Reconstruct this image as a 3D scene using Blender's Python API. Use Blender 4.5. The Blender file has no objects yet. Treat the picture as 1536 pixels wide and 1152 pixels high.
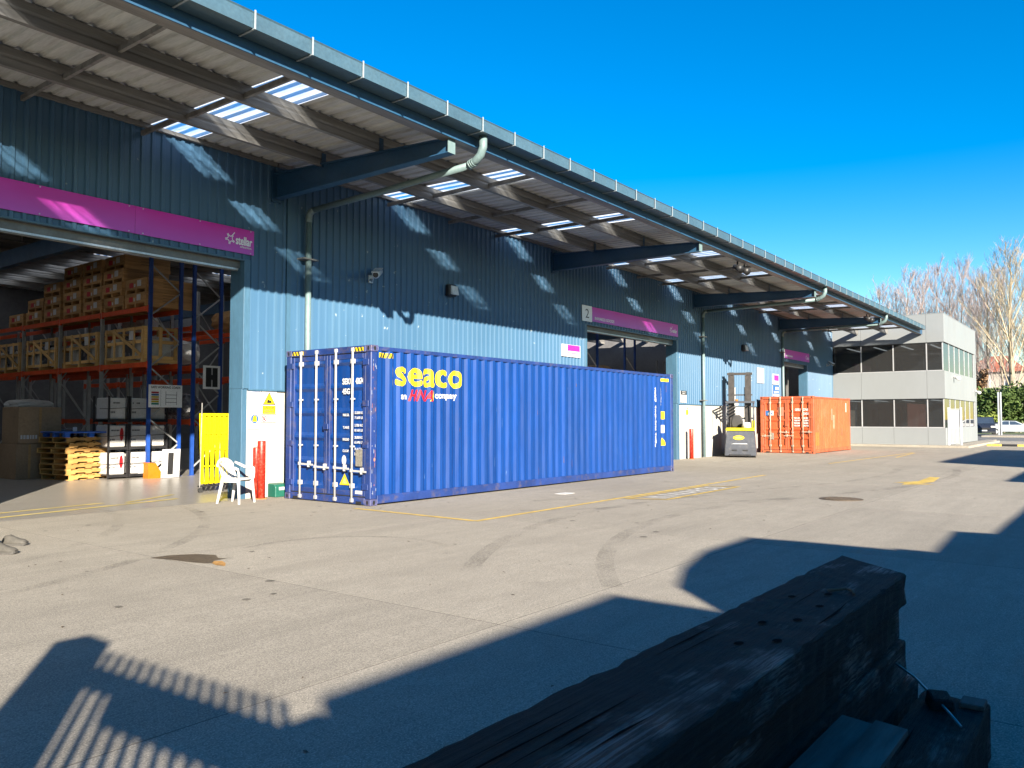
import bpy, bmesh, math, random
from mathutils import Vector, Matrix
R = math.radians
SC = bpy.context.scene
COL = SC.collection

# ------------------------------------------------------------------ camera
cam_d = bpy.data.cameras.new('camera'); cam = bpy.data.objects.new('camera', cam_d); COL.objects.link(cam)
CAM = Vector((-9.9917, -10.7479, 1.5589)); YAW, PITCH, FPX = .9221, .0433, 1209.985
cam_d.sensor_width = 36; cam_d.lens = FPX/1536*36; cam_d.clip_start = .05; cam_d.clip_end = 3000
cam.location = CAM
cam.rotation_euler = Vector((math.sin(YAW)*math.cos(PITCH), math.cos(YAW)*math.cos(PITCH), math.sin(PITCH))).to_track_quat('-Z', 'Y').to_euler()
SC.camera = cam
# ------------------------------------------------------------------ sky and sun
SUN_AZ, SUN_EL = R(34.3), R(20.0)            # shadows run towards (+X, +Y)
world = bpy.data.worlds.new('World'); SC.world = world; world.use_nodes = True
wn = world.node_tree; wn.nodes.clear()
sky = wn.nodes.new('ShaderNodeTexSky'); sky.sky_type = 'NISHITA'; sky.sun_disc = False
sky.sun_elevation = SUN_EL; sky.sun_rotation = math.pi + SUN_AZ
sky.air_density = 1.0; sky.dust_density = 0.; sky.ozone_density = 2.0
hs = wn.nodes.new('ShaderNodeHueSaturation'); hs.inputs['Saturation'].default_value = 1.62; hs.inputs['Hue'].default_value = .506
bg = wn.nodes.new('ShaderNodeBackground'); bg.inputs['Strength'].default_value = .055
wo = wn.nodes.new('ShaderNodeOutputWorld')
wn.links.new(sky.outputs[0], hs.inputs['Color']); wn.links.new(hs.outputs[0], bg.inputs[0]); wn.links.new(bg.outputs[0], wo.inputs[0])
sun_d = bpy.data.lights.new('sun', 'SUN'); sun_d.energy = 5.0; sun_d.angle = R(.53); sun_d.color = (1, .9, .76)
sun = bpy.data.objects.new('sun', sun_d); COL.objects.link(sun)
sun.rotation_euler = Vector((math.sin(SUN_AZ)*math.cos(SUN_EL), math.cos(SUN_AZ)*math.cos(SUN_EL), -math.sin(SUN_EL))).to_track_quat('-Z', 'Y').to_euler()
sun.location = (-30, -40, 30)
vs = SC.view_settings; vs.view_transform = 'Standard'; vs.look = 'None'; vs.gamma = 1; vs.exposure = 2.0; vs.use_curve_mapping = False
SC.cycles.use_denoising = True
try: SC.cycles.denoiser = 'OPENIMAGEDENOISE'
except Exception: pass
SC.cycles.max_bounces = 7; SC.cycles.diffuse_bounces = 4; SC.cycles.glossy_bounces = 3; SC.cycles.transparent_max_bounces = 10
SC.cycles.caustics_reflective = False; SC.cycles.caustics_refractive = False
SC.cycles.sample_clamp_indirect = 6

# ------------------------------------------------------------------ materials
def nd(nt, t, **kw):
    n = nt.nodes.new(t)
    for k, v in kw.items():
        if k in n.inputs: n.inputs[k].default_value = v
        else: setattr(n, k, v)
    return n
def base(name, rough=.6, metal=0., spec=.5):
    m = bpy.data.materials.new(name); m.use_nodes = True; nt = m.node_tree
    b = nt.nodes['Principled BSDF']; b.inputs['Roughness'].default_value = rough; b.inputs['Metallic'].default_value = metal
    b.inputs['Specular IOR Level'].default_value = spec
    return m, nt, b
def pos(nt, scale=(1, 1, 1), loc=(0, 0, 0)):
    g = nd(nt, 'ShaderNodeNewGeometry'); mp = nd(nt, 'ShaderNodeMapping')
    mp.inputs['Scale'].default_value = scale; mp.inputs['Location'].default_value = loc
    nt.links.new(g.outputs['Position'], mp.inputs['Vector']); return mp.outputs[0]
def noise(nt, vec, scale, detail=4, rough=.55, lo=.35, hi=.65):
    n = nd(nt, 'ShaderNodeTexNoise'); n.inputs['Scale'].default_value = scale; n.inputs['Detail'].default_value = detail; n.inputs['Roughness'].default_value = rough
    nt.links.new(vec, n.inputs['Vector'])
    r = nd(nt, 'ShaderNodeMapRange'); r.inputs['From Min'].default_value = lo; r.inputs['From Max'].default_value = hi
    nt.links.new(n.outputs[0], r.inputs[0]); return r.outputs[0]
def mix(nt, fac, a, b, mode='MIX'):
    n = nd(nt, 'ShaderNodeMix'); n.data_type = 'RGBA'; n.blend_type = mode
    def put(sock, v):
        if isinstance(v, (int, float)): sock.default_value = v
        elif isinstance(v, tuple): sock.default_value = (*v[:3], 1)
        else: nt.links.new(v, sock)
    put(n.inputs[0], fac); put(n.inputs[6], a); put(n.inputs[7], b); return n.outputs[2]
def mul(nt, a, k):
    n = nd(nt, 'ShaderNodeMath'); n.operation = 'MULTIPLY'; nt.links.new(a, n.inputs[0])
    if isinstance(k, (int, float)): n.inputs[1].default_value = k
    else: nt.links.new(k, n.inputs[1])
    return n.outputs[0]
def bump(nt, b, h, strength=.3, dist=.01):
    n = nd(nt, 'ShaderNodeBump'); n.inputs['Strength'].default_value = strength; n.inputs['Distance'].default_value = dist
    nt.links.new(h, n.inputs['Height']); nt.links.new(n.outputs[0], b.inputs['Normal'])
def sc3(c, k): return tuple(min(1, x*k) for x in c)
MATS = {}
def M(name, col, rough=.6, metal=0., var=.15, scale=2.5, stretch=(1, 1, 1), dirt=None, dirt_amt=.5, bmp=0, bscale=60, spec=.5, fine=.08):
    if name in MATS: return MATS[name]
    m, nt, b = base(name, rough, metal, spec)
    v = pos(nt, stretch)
    c = mix(nt, noise(nt, v, scale), sc3(col, 1-var), sc3(col, 1+var))
    if fine:
        c = mix(nt, noise(nt, v, scale*14, 3), c, mix(nt, 1., c, tuple([1-fine*2]*3), 'MULTIPLY'))
    if dirt:
        f = mul(nt, noise(nt, v, scale*2.3, 6, .65, .52, .72), dirt_amt); c = mix(nt, f, c, dirt)
    nt.links.new(c, b.inputs['Base Color'])
    rr = noise(nt, v, scale*3, 3, .5, .2, .8); mr = nd(nt, 'ShaderNodeMapRange')
    mr.inputs['To Min'].default_value = max(.03, rough-.08); mr.inputs['To Max'].default_value = min(1, rough+.1)
    nt.links.new(rr, mr.inputs[0]); nt.links.new(mr.outputs[0], b.inputs['Roughness'])
    if bmp: bump(nt, b, noise(nt, v, bscale, 5, .6, .2, .8), bmp, .006)
    MATS[name] = m; return m

# yard concrete: pale, worn, mottled, with faint tyre sweeps
def concrete(name, ca, cb, rough=.85, sweep=.6, bmp=.35, tint=.1):
    m, nt, b = base(name, rough, 0, .35)
    v = pos(nt); c = mix(nt, noise(nt, v, .45, 6, .7, .34, .66), ca, cb)
    c = mix(nt, mul(nt, noise(nt, v, .22, 7, .7, .5, .62), .5), c, sc3(ca, .72))
    c = mix(nt, mul(nt, noise(nt, v, 2.6, 6, .65, .48, .75), .45), c, sc3(ca, .62))
    c = mix(nt, mul(nt, noise(nt, pos(nt, (.16, 1.5, 1), (3, 1, 0)), 1.4, 5, .6, .5, .72), sweep), c, sc3(ca, .6))
    c = mix(nt, mul(nt, noise(nt, pos(nt, (1.1, .18, 1), (8, 3, 0)), 1.1, 4, .6, .56, .76), sweep*.8), c, sc3(cb, .66))
    c = mix(nt, mul(nt, noise(nt, pos(nt, (.5, 2.4, 1), (1, 7, 0)), 5, 5, .65, .45, .7), .4), c, sc3(ca, .7))
    c = mix(nt, mul(nt, noise(nt, v, 11, 5, .75, .46, .62), .5), c, sc3(cb, .58))
    c = mix(nt, mul(nt, noise(nt, v, 38, 3, .7, .42, .62), .75), c, sc3(cb, .45))
    c = mix(nt, mul(nt, noise(nt, v, 95, 2, .6, .5, .66), .6), c, sc3(cb, 1.5))
    c = mix(nt, mul(nt, noise(nt, v, .9, 8, .75, .62, .7), .4), c, sc3(cb, .45))
    oi = nd(nt, 'ShaderNodeObjectInfo'); r = nd(nt, 'ShaderNodeMapRange')
    r.inputs['To Min'].default_value = 1-tint; r.inputs['To Max'].default_value = 1+tint*.3
    nt.links.new(oi.outputs['Random'], r.inputs[0]); cmb = nd(nt, 'ShaderNodeCombineColor')
    for i in range(3): nt.links.new(r.outputs[0], cmb.inputs[i])
    c = mix(nt, 1., c, cmb.outputs[0], 'MULTIPLY')
    nt.links.new(c, b.inputs['Base Color'])
    if bmp: bump(nt, b, noise(nt, v, 75, 4, .7, .2, .8), bmp, .008)
    MATS[name] = m; return m
concrete('yard_concrete', (.245, .221, .18), (.345, .313, .256))
concrete('floor_concrete', (.25, .235, .205), (.31, .29, .255), .32, .25, .08, .03)
M('base_ground', (.10, .09, .075), .9, var=.2, scale=.4)
M('asphalt', (.115, .113, .108), .9, var=.2, scale=.7, bmp=.3, bscale=90)
M('grass_ground', (.07, .10, .035), .95, var=.35, scale=.8)
# cladding with vertical rain streaks
def cladding():
    m, nt, b = base('blue_cladding', .42, 0, .45)
    v = pos(nt); c = mix(nt, noise(nt, v, .35, 4), (.036, .092, .162), (.046, .111, .192))
    g = nd(nt, 'ShaderNodeNewGeometry'); sx = nd(nt, 'ShaderNodeSeparateXYZ'); nt.links.new(g.outputs['Position'], sx.inputs[0])
    fl_ = nd(nt, 'ShaderNodeMath'); fl_.operation = 'FLOOR'; nt.links.new(mul(nt, sx.outputs[0], 1/.76), fl_.inputs[0]); wnz = nd(nt, 'ShaderNodeTexWhiteNoise'); wnz.noise_dimensions = '1D'; nt.links.new(fl_.outputs[0], wnz.inputs['W'])
    c = mix(nt, mul(nt, wnz.outputs['Value'], .22), c, (.062, .135, .20))
    c = mix(nt, mul(nt, noise(nt, pos(nt, (9, 9, .22)), 1., 5, .6, .5, .75), .35), c, (.08, .145, .20))
    c = mix(nt, mul(nt, noise(nt, pos(nt, (14, 14, .35), (5, 5, 2)), 1., 4, .6, .58, .8), .4), c, (.022, .058, .095))
    c = mix(nt, mul(nt, noise(nt, v, 5.5, 3, .6, .70, .74), .75), c, (.3, .34, .33))
    nt.links.new(c, b.inputs['Base Color']); MATS['blue_cladding'] = m
cladding()
M('blue_steel', (.016, .062, .125), .45, var=.1, scale=1.2, dirt=(.02, .05, .07), dirt_amt=.5)
M('flashing', (.046, .110, .172), .42, var=.08, scale=1.3, stretch=(3, 3, .4), dirt=(.03, .07, .1), dirt_amt=.4)
M('white_panel', (.40, .385, .345), .75, var=.06, scale=1.1, stretch=(2, 2, .6), dirt=(.24, .21, .165), dirt_amt=.4, bmp=.1)
M('pale_teal', (.125, .185, .19), .45, var=.08, scale=2, stretch=(1, 1, .4), dirt=(.12, .16, .15), dirt_amt=.35)
M('gutter_teal', (.044, .088, .120), .4, var=.1, scale=1.5, dirt=(.05, .08, .09), dirt_amt=.3)
M('gutter_strap', (.24, .28, .30), .4, var=.05)
M('roof_underside', (.47, .48, .47), .7, var=.13, scale=1.1, stretch=(3.5, .35, 1), dirt=(.22, .205, .18), dirt_amt=.6)
M('galvanised', (.19, .185, .175), .55, .25, var=.25, scale=1.5, stretch=(.25, 4, 4), dirt=(.08, .07, .055), dirt_amt=.55)
M('dark_bar', (.06, .055, .05), .6, .2, var=.2)
M('inside_dark', (.13, .13, .135), .85, var=.15, scale=.6)
M('shutter_grey', (.16, .155, .145), .5, .4, var=.12, scale=2)
def skylight():
    m = bpy.data.materials.new('skylight_sheet'); m.use_nodes = True; nt = m.node_tree; nt.nodes.clear()
    o = nd(nt, 'ShaderNodeOutputMaterial'); tr = nd(nt, 'ShaderNodeBsdfTransparent'); tl = nd(nt, 'ShaderNodeBsdfTranslucent'); df = nd(nt, 'ShaderNodeBsdfDiffuse')
    tl.inputs[0].default_value = (.74, .80, .86, 1); df.inputs[0].default_value = (.5, .55, .6, 1)
    # clearer along the middle of each sheet, fading at the laps to soften the sun patches on the wall (stored per point)
    uv = nd(nt, 'ShaderNodeAttribute'); uv.attribute_name = 'clear'
    g = noise(nt, pos(nt, (7, 1.2, 1)), 1, 4, .6, .25, .65)
    tr.inputs[0].default_value = (.9, .93, .96, 1); fac = mul(nt, mul(nt, uv.outputs['Fac'], .8), g)
    a = nd(nt, 'ShaderNodeMixShader'); a.inputs[0].default_value = .25; nt.links.new(tl.outputs[0], a.inputs[1]); nt.links.new(df.outputs[0], a.inputs[2])
    b = nd(nt, 'ShaderNodeMixShader'); nt.links.new(fac, b.inputs[0]); nt.links.new(a.outputs[0], b.inputs[1]); nt.links.new(tr.outputs[0], b.inputs[2])
    nt.links.new(b.outputs[0], o.inputs[0]); MATS['skylight_sheet'] = m
skylight()
def magenta(name, top, bot, z0, z1):
    m, nt, b = base(name, .3, 0, .4); g = nd(nt, 'ShaderNodeNewGeometry'); s = nd(nt, 'ShaderNodeSeparateXYZ'); nt.links.new(g.outputs['Position'], s.inputs[0])
    r = nd(nt, 'ShaderNodeMapRange'); r.inputs['From Min'].default_value = z0; r.inputs['From Max'].default_value = z1
    nt.links.new(s.outputs[2], r.inputs[0]); c = mix(nt, r.outputs[0], bot, top)
    c = mix(nt, mul(nt, noise(nt, pos(nt, (1, 1, 2)), .9, 3, .5, .35, .7), .35), c, sc3(bot, 1.15))
    nt.links.new(c, b.inputs['Base Color']); MATS[name] = m
magenta('magenta_print', (.50, .008, .27), (.42, .07, .42), 4.78, 5.3)
M('magenta_flat', (.36, .012, .22), .35, var=.05)
M('white_paint', (.48, .48, .475), .45, var=.04)
M('shade_sign_white', (.82, .82, .82), .5, var=.03)  # brighter copy of the white, offsets the shade on these signs
M('white_board', (.42, .42, .42), .5, var=.03)
M('black_print', (.012, .012, .013), .5, var=.05)
M('grey_print', (.07, .075, .08), .5, var=.05)
M('yellow_print', (.50, .37, .008), .45, var=.05)
M('blue_print', (.02, .095, .26), .45, var=.05)
M('red_print', (.36, .006, .012), .45, var=.06)
M('green_print', (.02, .2, .16), .45, var=.05)
M('container_blue', (.002, .034, .165), .4, var=.16, scale=1.0, stretch=(3, 3, .3), dirt=(.018, .05, .15), dirt_amt=.35, spec=.4)
M('container_frame', (.011, .031, .135), .42, var=.2, scale=2.2, dirt=(.075, .06, .07), dirt_amt=.7)
M('casting_blue', (.05, .055, .13), .55, var=.3, scale=9, dirt=(.17, .09, .05), dirt_amt=.55)
M('galv_rod', (.38, .38, .375), .35, .15, var=.06)
M('scuff', (.045, .10, .24), .5, var=.2, scale=9)
M('rust_run', (.10, .045, .03), .8, var=.3, scale=9)
M('rubber', (.02, .02, .02), .8, var=.1)
M('data_plate', (.30, .28, .24), .4, .5, var=.2, scale=30)
M('container_orange', (.40, .072, .020), .5, var=.14, scale=1.1, stretch=(1, 1, .5), dirt=(.32, .12, .055), dirt_amt=.6)
M('container_orange_frame', (.33, .07, .024), .55, var=.2, scale=2.2, dirt=(.20, .07, .03), dirt_amt=.7)
M('orange_patch', (.42, .10, .018), .5, var=.08)
M('pink_patch', (.40, .15, .09), .6, var=.12, scale=3)
M('pale_rod', (.36, .29, .225), .5, var=.15, scale=6, dirt=(.35, .16, .08), dirt_amt=.5)
M('line_yellow', (.50, .34, .055), .7, var=.25, scale=4, dirt=(.29, .255, .19), dirt_amt=1.)
M('line_worn', (.42, .33, .09), .7, var=.25, scale=2.2, dirt=(.33, .31, .27), dirt_amt=1.)
M('line_white', (.52, .51, .48), .7, var=.15, scale=4, dirt=(.30, .27, .21), dirt_amt=1.)
M('drip', (.10, .088, .07), .8, var=.3, scale=8)
def tyre_dust():
    m, nt, b = base('tyre_dust', .9); b.inputs['Base Color'].default_value = (.09, .08, .065, 1)
    f = mul(nt, mul(nt, noise(nt, pos(nt), 1.1, 5, .65, .42, .68), noise(nt, pos(nt), 30, 3, .7, .35, .65)), .42); nt.links.new(f, b.inputs['Alpha']); MATS['tyre_dust'] = m
tyre_dust()
M('iron', (.10, .075, .05), .7, .3, var=.3, scale=20, bmp=.3)
M('oil_stain', (.075, .055, .035), .55, var=.3, scale=12, dirt=(.16, .12, .08), dirt_amt=.5)
M('rust_stain', (.36, .19, .05), .7, var=.3, scale=9)
M('bollard_red', (.34, .016, .006), .4, var=.12, scale=8, dirt=(.5, .25, .16), dirt_amt=.35)
M('plastic_white', (.50, .50, .48), .35, var=.04, scale=6)
M('barrier_yellow', (.46, .385, .004), .4, var=.05, scale=6)
M('bait_green', (.012, .10, .07), .45, var=.1)
M('rack_blue', (.012, .055, .26), .4, var=.12, scale=3, dirt=(.02, .03, .08), dirt_amt=.4)
M('rack_orange', (.70, .085, .016), .45, var=.12, scale=3)
M('rack_grey', (.36, .37, .37), .45, .3, var=.12, scale=4)
M('guard_orange', (.48, .13, .004), .45, var=.08)
def wood(name, ca, cb, stretch=(1.2, 14, 14), rough=.75, bmp=.25):
    m, nt, b = base(name, rough, 0, .3); v = pos(nt, stretch)
    c = mix(nt, noise(nt, v, 1.5, 6, .6, .3, .7), ca, cb); c = mix(nt, mul(nt, noise(nt, pos(nt), 1.7, 4, .5, .4, .7), .5), c, sc3(ca, .75))
    oi = nd(nt, 'ShaderNodeObjectInfo'); hv = nd(nt, 'ShaderNodeHueSaturation'); mr = nd(nt, 'ShaderNodeMapRange'); mr.inputs['To Min'].default_value = .75; mr.inputs['To Max'].default_value = 1.2
    nt.links.new(oi.outputs['Random'], mr.inputs[0]); nt.links.new(mr.outputs[0], hv.inputs['Value']); nt.links.new(c, hv.inputs['Color'])
    nt.links.new(hv.outputs[0], b.inputs['Base Color']); bump(nt, b, noise(nt, v, 3, 5, .6, .2, .8), bmp, .006); MATS[name] = m
wood('pallet_wood', (.36, .19, .05), (.50, .30, .10))
wood('crate_wood', (.40, .22, .085), (.56, .33, .14))
wood('pine', (.55, .33, .12), (.70, .46, .20))
M('cardboard', (.30, .20, .115), .85, var=.12, scale=1.3)
M('wrap', (.60, .61, .62), .3, var=.12, scale=3, bmp=.6, bscale=14)
M('dark_wrap', (.09, .10, .12), .25, var=.3, scale=2.5, bmp=.6, bscale=8)
M('carton_white', (.48, .47, .45), .55, var=.08, scale=2, bmp=.25, bscale=10)
M('black_steel', (.018, .018, .02), .45, .2, var=.15)
M('blue_plastic', (.012, .11, .50), .4, var=.1)
M('label_white', (.55, .55, .55), .6, var=.06)
M('label_red', (.50, .02, .03), .6, var=.1)
M('label_pink', (.70, .25, .30), .6, var=.1)
M('truck_grey', (.045, .05, .062), .45, var=.08, scale=3, dirt=(.14, .13, .12), dirt_amt=.3)
M('truck_yellow', (.46, .37, .005), .4, var=.05)
M('mast_grey', (.045, .04, .038), .45, .3, var=.2, scale=6)
M('seat_black', (.035, .034, .035), .6, var=.15)
M('office_grey', (.185, .198, .203), .5, var=.03, scale=.35, stretch=(1, 1, .5), dirt=(.165, .172, .17), dirt_amt=.2, spec=.3, fine=.01)
M('aluminium', (.52, .53, .54), .35, .5, var=.05)
M('dark_frame', (.04, .045, .05), .4, .3, var=.1)
M('ceiling_white', (.55, .55, .53), .8, var=.05)
def glass():
    m = bpy.data.materials.new('tinted_glass'); m.use_nodes = True; nt = m.node_tree; nt.nodes.clear()
    o = nd(nt, 'ShaderNodeOutputMaterial'); tr = nd(nt, 'ShaderNodeBsdfTransparent'); gl = nd(nt, 'ShaderNodeBsdfGlossy'); gl.inputs['Roughness'].default_value = .02
    tr.inputs[0].default_value = (.42, .45, .47, 1); f = nd(nt, 'ShaderNodeFresnel'); f.inputs[0].default_value = 1.5
    mx = nd(nt, 'ShaderNodeMixShader'); nt.links.new(f.outputs[0], mx.inputs[0]); nt.links.new(tr.outputs[0], mx.inputs[1]); nt.links.new(gl.outputs[0], mx.inputs[2]); df = nd(nt, 'ShaderNodeBsdfDiffuse'); df.inputs[0].default_value = (.4, .4, .4, 1); m2 = nd(nt, 'ShaderNodeMixShader'); m2.inputs[0].default_value = .045   # pale diffuse share mixed in to brighten the dark panes
    nt.links.new(mx.outputs[0], m2.inputs[1]); nt.links.new(df.outputs[0], m2.inputs[2]); nt.links.new(m2.outputs[0], o.inputs[0])
    MATS['tinted_glass'] = m
glass()
def lit():
    m, nt, b = base('tube_light', .5); b.inputs['Base Color'].default_value = (.8, .8, .8, 1); b.inputs['Emission Color'].default_value = (1, .98, .93, 1); b.inputs['Emission Strength'].default_value = .3; MATS['tube_light'] = m
lit()
# old timbers: black tarred wood, deep grain along X, bleached worn patches
def timber():
    m, nt, b = base('old_timber', .72, 0, .35); g = pos(nt, (1.1, 11, 11))
    c = mix(nt, noise(nt, pos(nt, (1.2, 42, 42)), 1.4, 6, .65, .4, .6), (.009, .0075, .006), (.028, .023, .018))
    w = noise(nt, pos(nt, (1.0, 2.6, 2.2), (1.7, .4, 0)), 1.35, 5, .6, .56, .68)
    gr = noise(nt, pos(nt, (1.6, 75, 75)), 1.2, 4, .6, .44, .56)
    c = mix(nt, mul(nt, mul(nt, w, gr), 1.), c, (.24, .23, .21))
    c = mix(nt, mul(nt, noise(nt, pos(nt), 3.4, 4, .6, .6, .72), .45), c, (.035, .055, .028))
    nt.links.new(c, b.inputs['Base Color'])
    rr = nd(nt, 'ShaderNodeMapRange'); rr.inputs['To Min'].default_value = .78; rr.inputs['To Max'].default_value = .5; nt.links.new(w, rr.inputs[0]); nt.links.new(rr.outputs[0], b.inputs['Roughness'])
    bump(nt, b, noise(nt, pos(nt, (1.3, 38, 38)), 1.4, 8, .7, .3, .7), 1., .03); MATS['old_timber'] = m
timber()
M('pit_black', (.002, .002, .002), .95, var=0, fine=0, spec=.05)
wood('grey_plank', (.035, .032, .028), (.12, .11, .095), (1.1, 10, 10), .7, .6)
M('steel_wire', (.35, .36, .36), .35, .6, var=.1)
M('bark', (.235, .195, .145), .85, var=.25, scale=1.5)
M('twig_pink', (.37, .30, .28), .85, var=.2, scale=.4)
M('twig_gold', (.40, .33, .22), .85, var=.25, scale=.4)
def leafmat(name, a, b_):
    m, nt, b = base(name, .6, 0, .3); c = mix(nt, noise(nt, pos(nt), .55, 4, .6, .3, .7), a, b_); nt.links.new(c, b.inputs['Base Color']); MATS[name] = m
leafmat('leaf_green', (.028, .055, .014), (.085, .125, .030)); leafmat('leaf_lime', (.10, .14, .02), (.17, .20, .04)); leafmat('leaf_brown', (.14, .085, .045), (.24, .15, .085))
M('brick_house', (.33, .30, .26), .8, var=.1); M('tile_red', (.30, .095, .055), .8, var=.25, scale=1.5)
M('car_dark', (.022, .028, .045), .25, .2, var=.05); M('car_silver', (.42, .46, .47), .3, .4, var=.05); M('car_glass', (.03, .045, .07), .08, var=.1); M('car_white', (.7, .7, .7), .3, var=.04)
M('lamp_glass', (.62, .62, .60), .25, var=.05); M('tail_red', (.35, .01, .01), .25, var=.05)
M('tin', (.48, .52, .54), .4, .3, var=.08)
M('skin', (.45, .26, .18), .6, var=.06); M('cloth_dark', (.075, .045, .045), .85, var=.2, scale=9); M('cloth_navy', (.03, .04, .07), .9, var=.2); M('shoe_grey', (.060, .055, .046), .75, var=.2, scale=18); M('shoe_sole', (.06, .056, .05), .8, var=.2, scale=20); M('hair', (.03, .02, .015), .7)
M('caster_grey', (.22, .22, .21), .7, var=.15)
M('rendered_wall', (.55, .52, .47), .85, var=.06)

# ------------------------------------------------------------------ mesh helpers
class MB:
    def __init__(s): s.v = []; s.f = []
    def add(s, vs, fs):
        o = len(s.v); s.v += [tuple(x) for x in vs]; s.f += [tuple(o+i for i in f) for f in fs]; return s
    def box(s, x0, x1, y0, y1, z0, z1):
        return s.add([(x0,y0,z0),(x1,y0,z0),(x1,y1,z0),(x0,y1,z0),(x0,y0,z1),(x1,y0,z1),(x1,y1,z1),(x0,y1,z1)],
                     [(0,3,2,1),(4,5,6,7),(0,1,5,4),(1,2,6,5),(2,3,7,6),(3,0,4,7)])
    def rbox(s, c, size, rot):
        m = Matrix.Translation(c) @ rot.to_4x4(); a, b, d = [k/2 for k in size]
        t = MB().box(-a, a, -b, b, -d, d); return s.add([m @ Vector(q) for q in t.v], t.f)
    def bar(s, p, q, w, h, up=(0, 0, 1)):
        p, q = Vector(p), Vector(q); d = (q-p).normalized(); u = Vector(up)
        if abs(d.dot(u)) > .98: u = Vector((0, 1, 0))
        r = d.cross(u).normalized()*w/2; n = r.cross(d).normalized()*h/2
        return s.add([p-r-n, p+r-n, p+r+n, p-r+n, q-r-n, q+r-n, q+r+n, q-r+n], [(0,3,2,1),(4,5,6,7),(0,1,5,4),(1,2,6,5),(2,3,7,6),(3,0,4,7)])
    def prism(s, poly, axis, a, b):
        n = len(poly)
        def P(p, t): return {0: (t, p[0], p[1]), 1: (p[0], t, p[1]), 2: (p[0], p[1], t)}[axis]
        return s.add([P(p, a) for p in poly]+[P(p, b) for p in poly],
                     [tuple(range(n)), tuple(range(2*n-1, n-1, -1))]+[(i, n+i, n+(i+1) % n, (i+1) % n) for i in range(n)])
    def tube(s, pts, r, n=10, caps=True):
        pts = [Vector(p) for p in pts]; rs = r if isinstance(r, (list, tuple)) else [r]*len(pts); vs = []; fs = []
        prev = None
        for i, p in enumerate(pts):
            t = ((pts[min(i+1, len(pts)-1)]-p).normalized()+(p-pts[max(i-1, 0)]).normalized()).normalized()
            if prev is None:
                a = t.cross(Vector((0, 0, 1)) if abs(t.z) < .9 else Vector((1, 0, 0))).normalized()
            else:
                a = (prev-t*prev.dot(t)).normalized()
            prev = a; b = t.cross(a)
            vs += [p+(a*math.cos(2*math.pi*k/n)+b*math.sin(2*math.pi*k/n))*rs[i] for k in range(n)]
        for i in range(len(pts)-1):
            fs += [(i*n+k, i*n+(k+1) % n, (i+1)*n+(k+1) % n, (i+1)*n+k) for k in range(n)]
        if caps: fs += [tuple(range(n-1, -1, -1)), tuple(range((len(pts)-1)*n, len(pts)*n))]
        return s.add(vs, fs)
    def loft(s, rings, caps=True):
        n = len(rings[0]); fs = []
        for i in range(len(rings)-1): fs += [(i*n+k, i*n+(k+1) % n, (i+1)*n+(k+1) % n, (i+1)*n+k) for k in range(n)]
        if caps: fs += [tuple(range(n-1, -1, -1)), tuple(range((len(rings)-1)*n, len(rings)*n))]
        return s.add([q for r in rings for q in r], fs)
    def strip(s, prof, fa, fb):          # open profile swept between two mappings
        n = len(prof); return s.add([fa(p) for p in prof]+[fb(p) for p in prof], [(i, i+1, n+i+1, n+i) for i in range(n-1)])
    def build(s, name, mat, parent=None, smooth=False, bevel=0., kind=None, fix=True):
        off = Vector((0, 0, 0)); p = parent
        while p: off += p.location; p = p.parent
        me = bpy.data.meshes.new(name); me.from_pydata([Vector(v)-off for v in s.v], [], s.f)
        if fix or bevel:
            bm = bmesh.new(); bm.from_mesh(me)
            if bevel:
                bmesh.ops.remove_doubles(bm, verts=bm.verts, dist=1e-5); bmesh.ops.recalc_face_normals(bm, faces=bm.faces)
                ed = [e for e in bm.edges if len(e.link_faces) == 2 and e.calc_face_angle(0) > .6]
                bmesh.ops.bevel(bm, geom=ed, offset=bevel, segments=1, affect='EDGES', clamp_overlap=True)
            else: bmesh.ops.recalc_face_normals(bm, faces=bm.faces)
            bm.to_mesh(me); bm.free()
        me.materials.append(MATS[mat])
        if smooth:
            me.polygons.foreach_set('use_smooth', [True]*len(me.polygons))
        return link(name, me, parent, kind)
def link(name, me, parent=None, kind=None):
    o = bpy.data.objects.new(name, me); COL.objects.link(o); o.parent = parent
    if kind: o['kind'] = kind
    return o
def tag(o, label, cat, group=None):
    o['label'] = label; o['category'] = cat
    if group: o['group'] = group
    return o
def thing(name, label, cat, loc=(0, 0, 0), group=None):
    o = bpy.data.objects.new(name, None); COL.objects.link(o); o.location = loc; o.empty_display_size = .2
    return tag(o, label, cat, group)
def copy_tree(o, parent=None):
    c = o.copy(); COL.objects.link(c); c.parent = parent
    for ch in o.children: copy_tree(ch, c)
    return c
def place(proto, used, loc, rz=0., label=None):
    o = copy_tree(proto) if used else proto
    o.location = loc; o.rotation_euler = (0, 0, rz)
    if label: o['label'] = label
    return o
TXT = {}
def text2d(s, size, shear=0., width=None):
    key = (s, size, shear)
    if key not in TXT:
        c = bpy.data.curves.new('t', 'FONT'); c.body = s; c.size = size; c.shear = shear; c.resolution_u = 3
        o = bpy.data.objects.new('t', c); COL.objects.link(o); dg = bpy.context.evaluated_depsgraph_get(); dg.update()
        me = bpy.data.meshes.new_from_object(o.evaluated_get(dg)); vs = [(v.co.x, v.co.y) for v in me.vertices]; fs = [tuple(p.vertices) for p in me.polygons]
        bpy.data.objects.remove(o); bpy.data.curves.remove(c); bpy.data.meshes.remove(me); TXT[key] = (vs, fs)
    vs, fs = TXT[key]
    x0 = min(v[0] for v in vs); x1 = max(v[0] for v in vs); y0 = min(v[1] for v in vs)
    k = width/(x1-x0) if width else 1.
    return [((x-x0)*k, y-y0) for x, y in vs], fs
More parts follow.
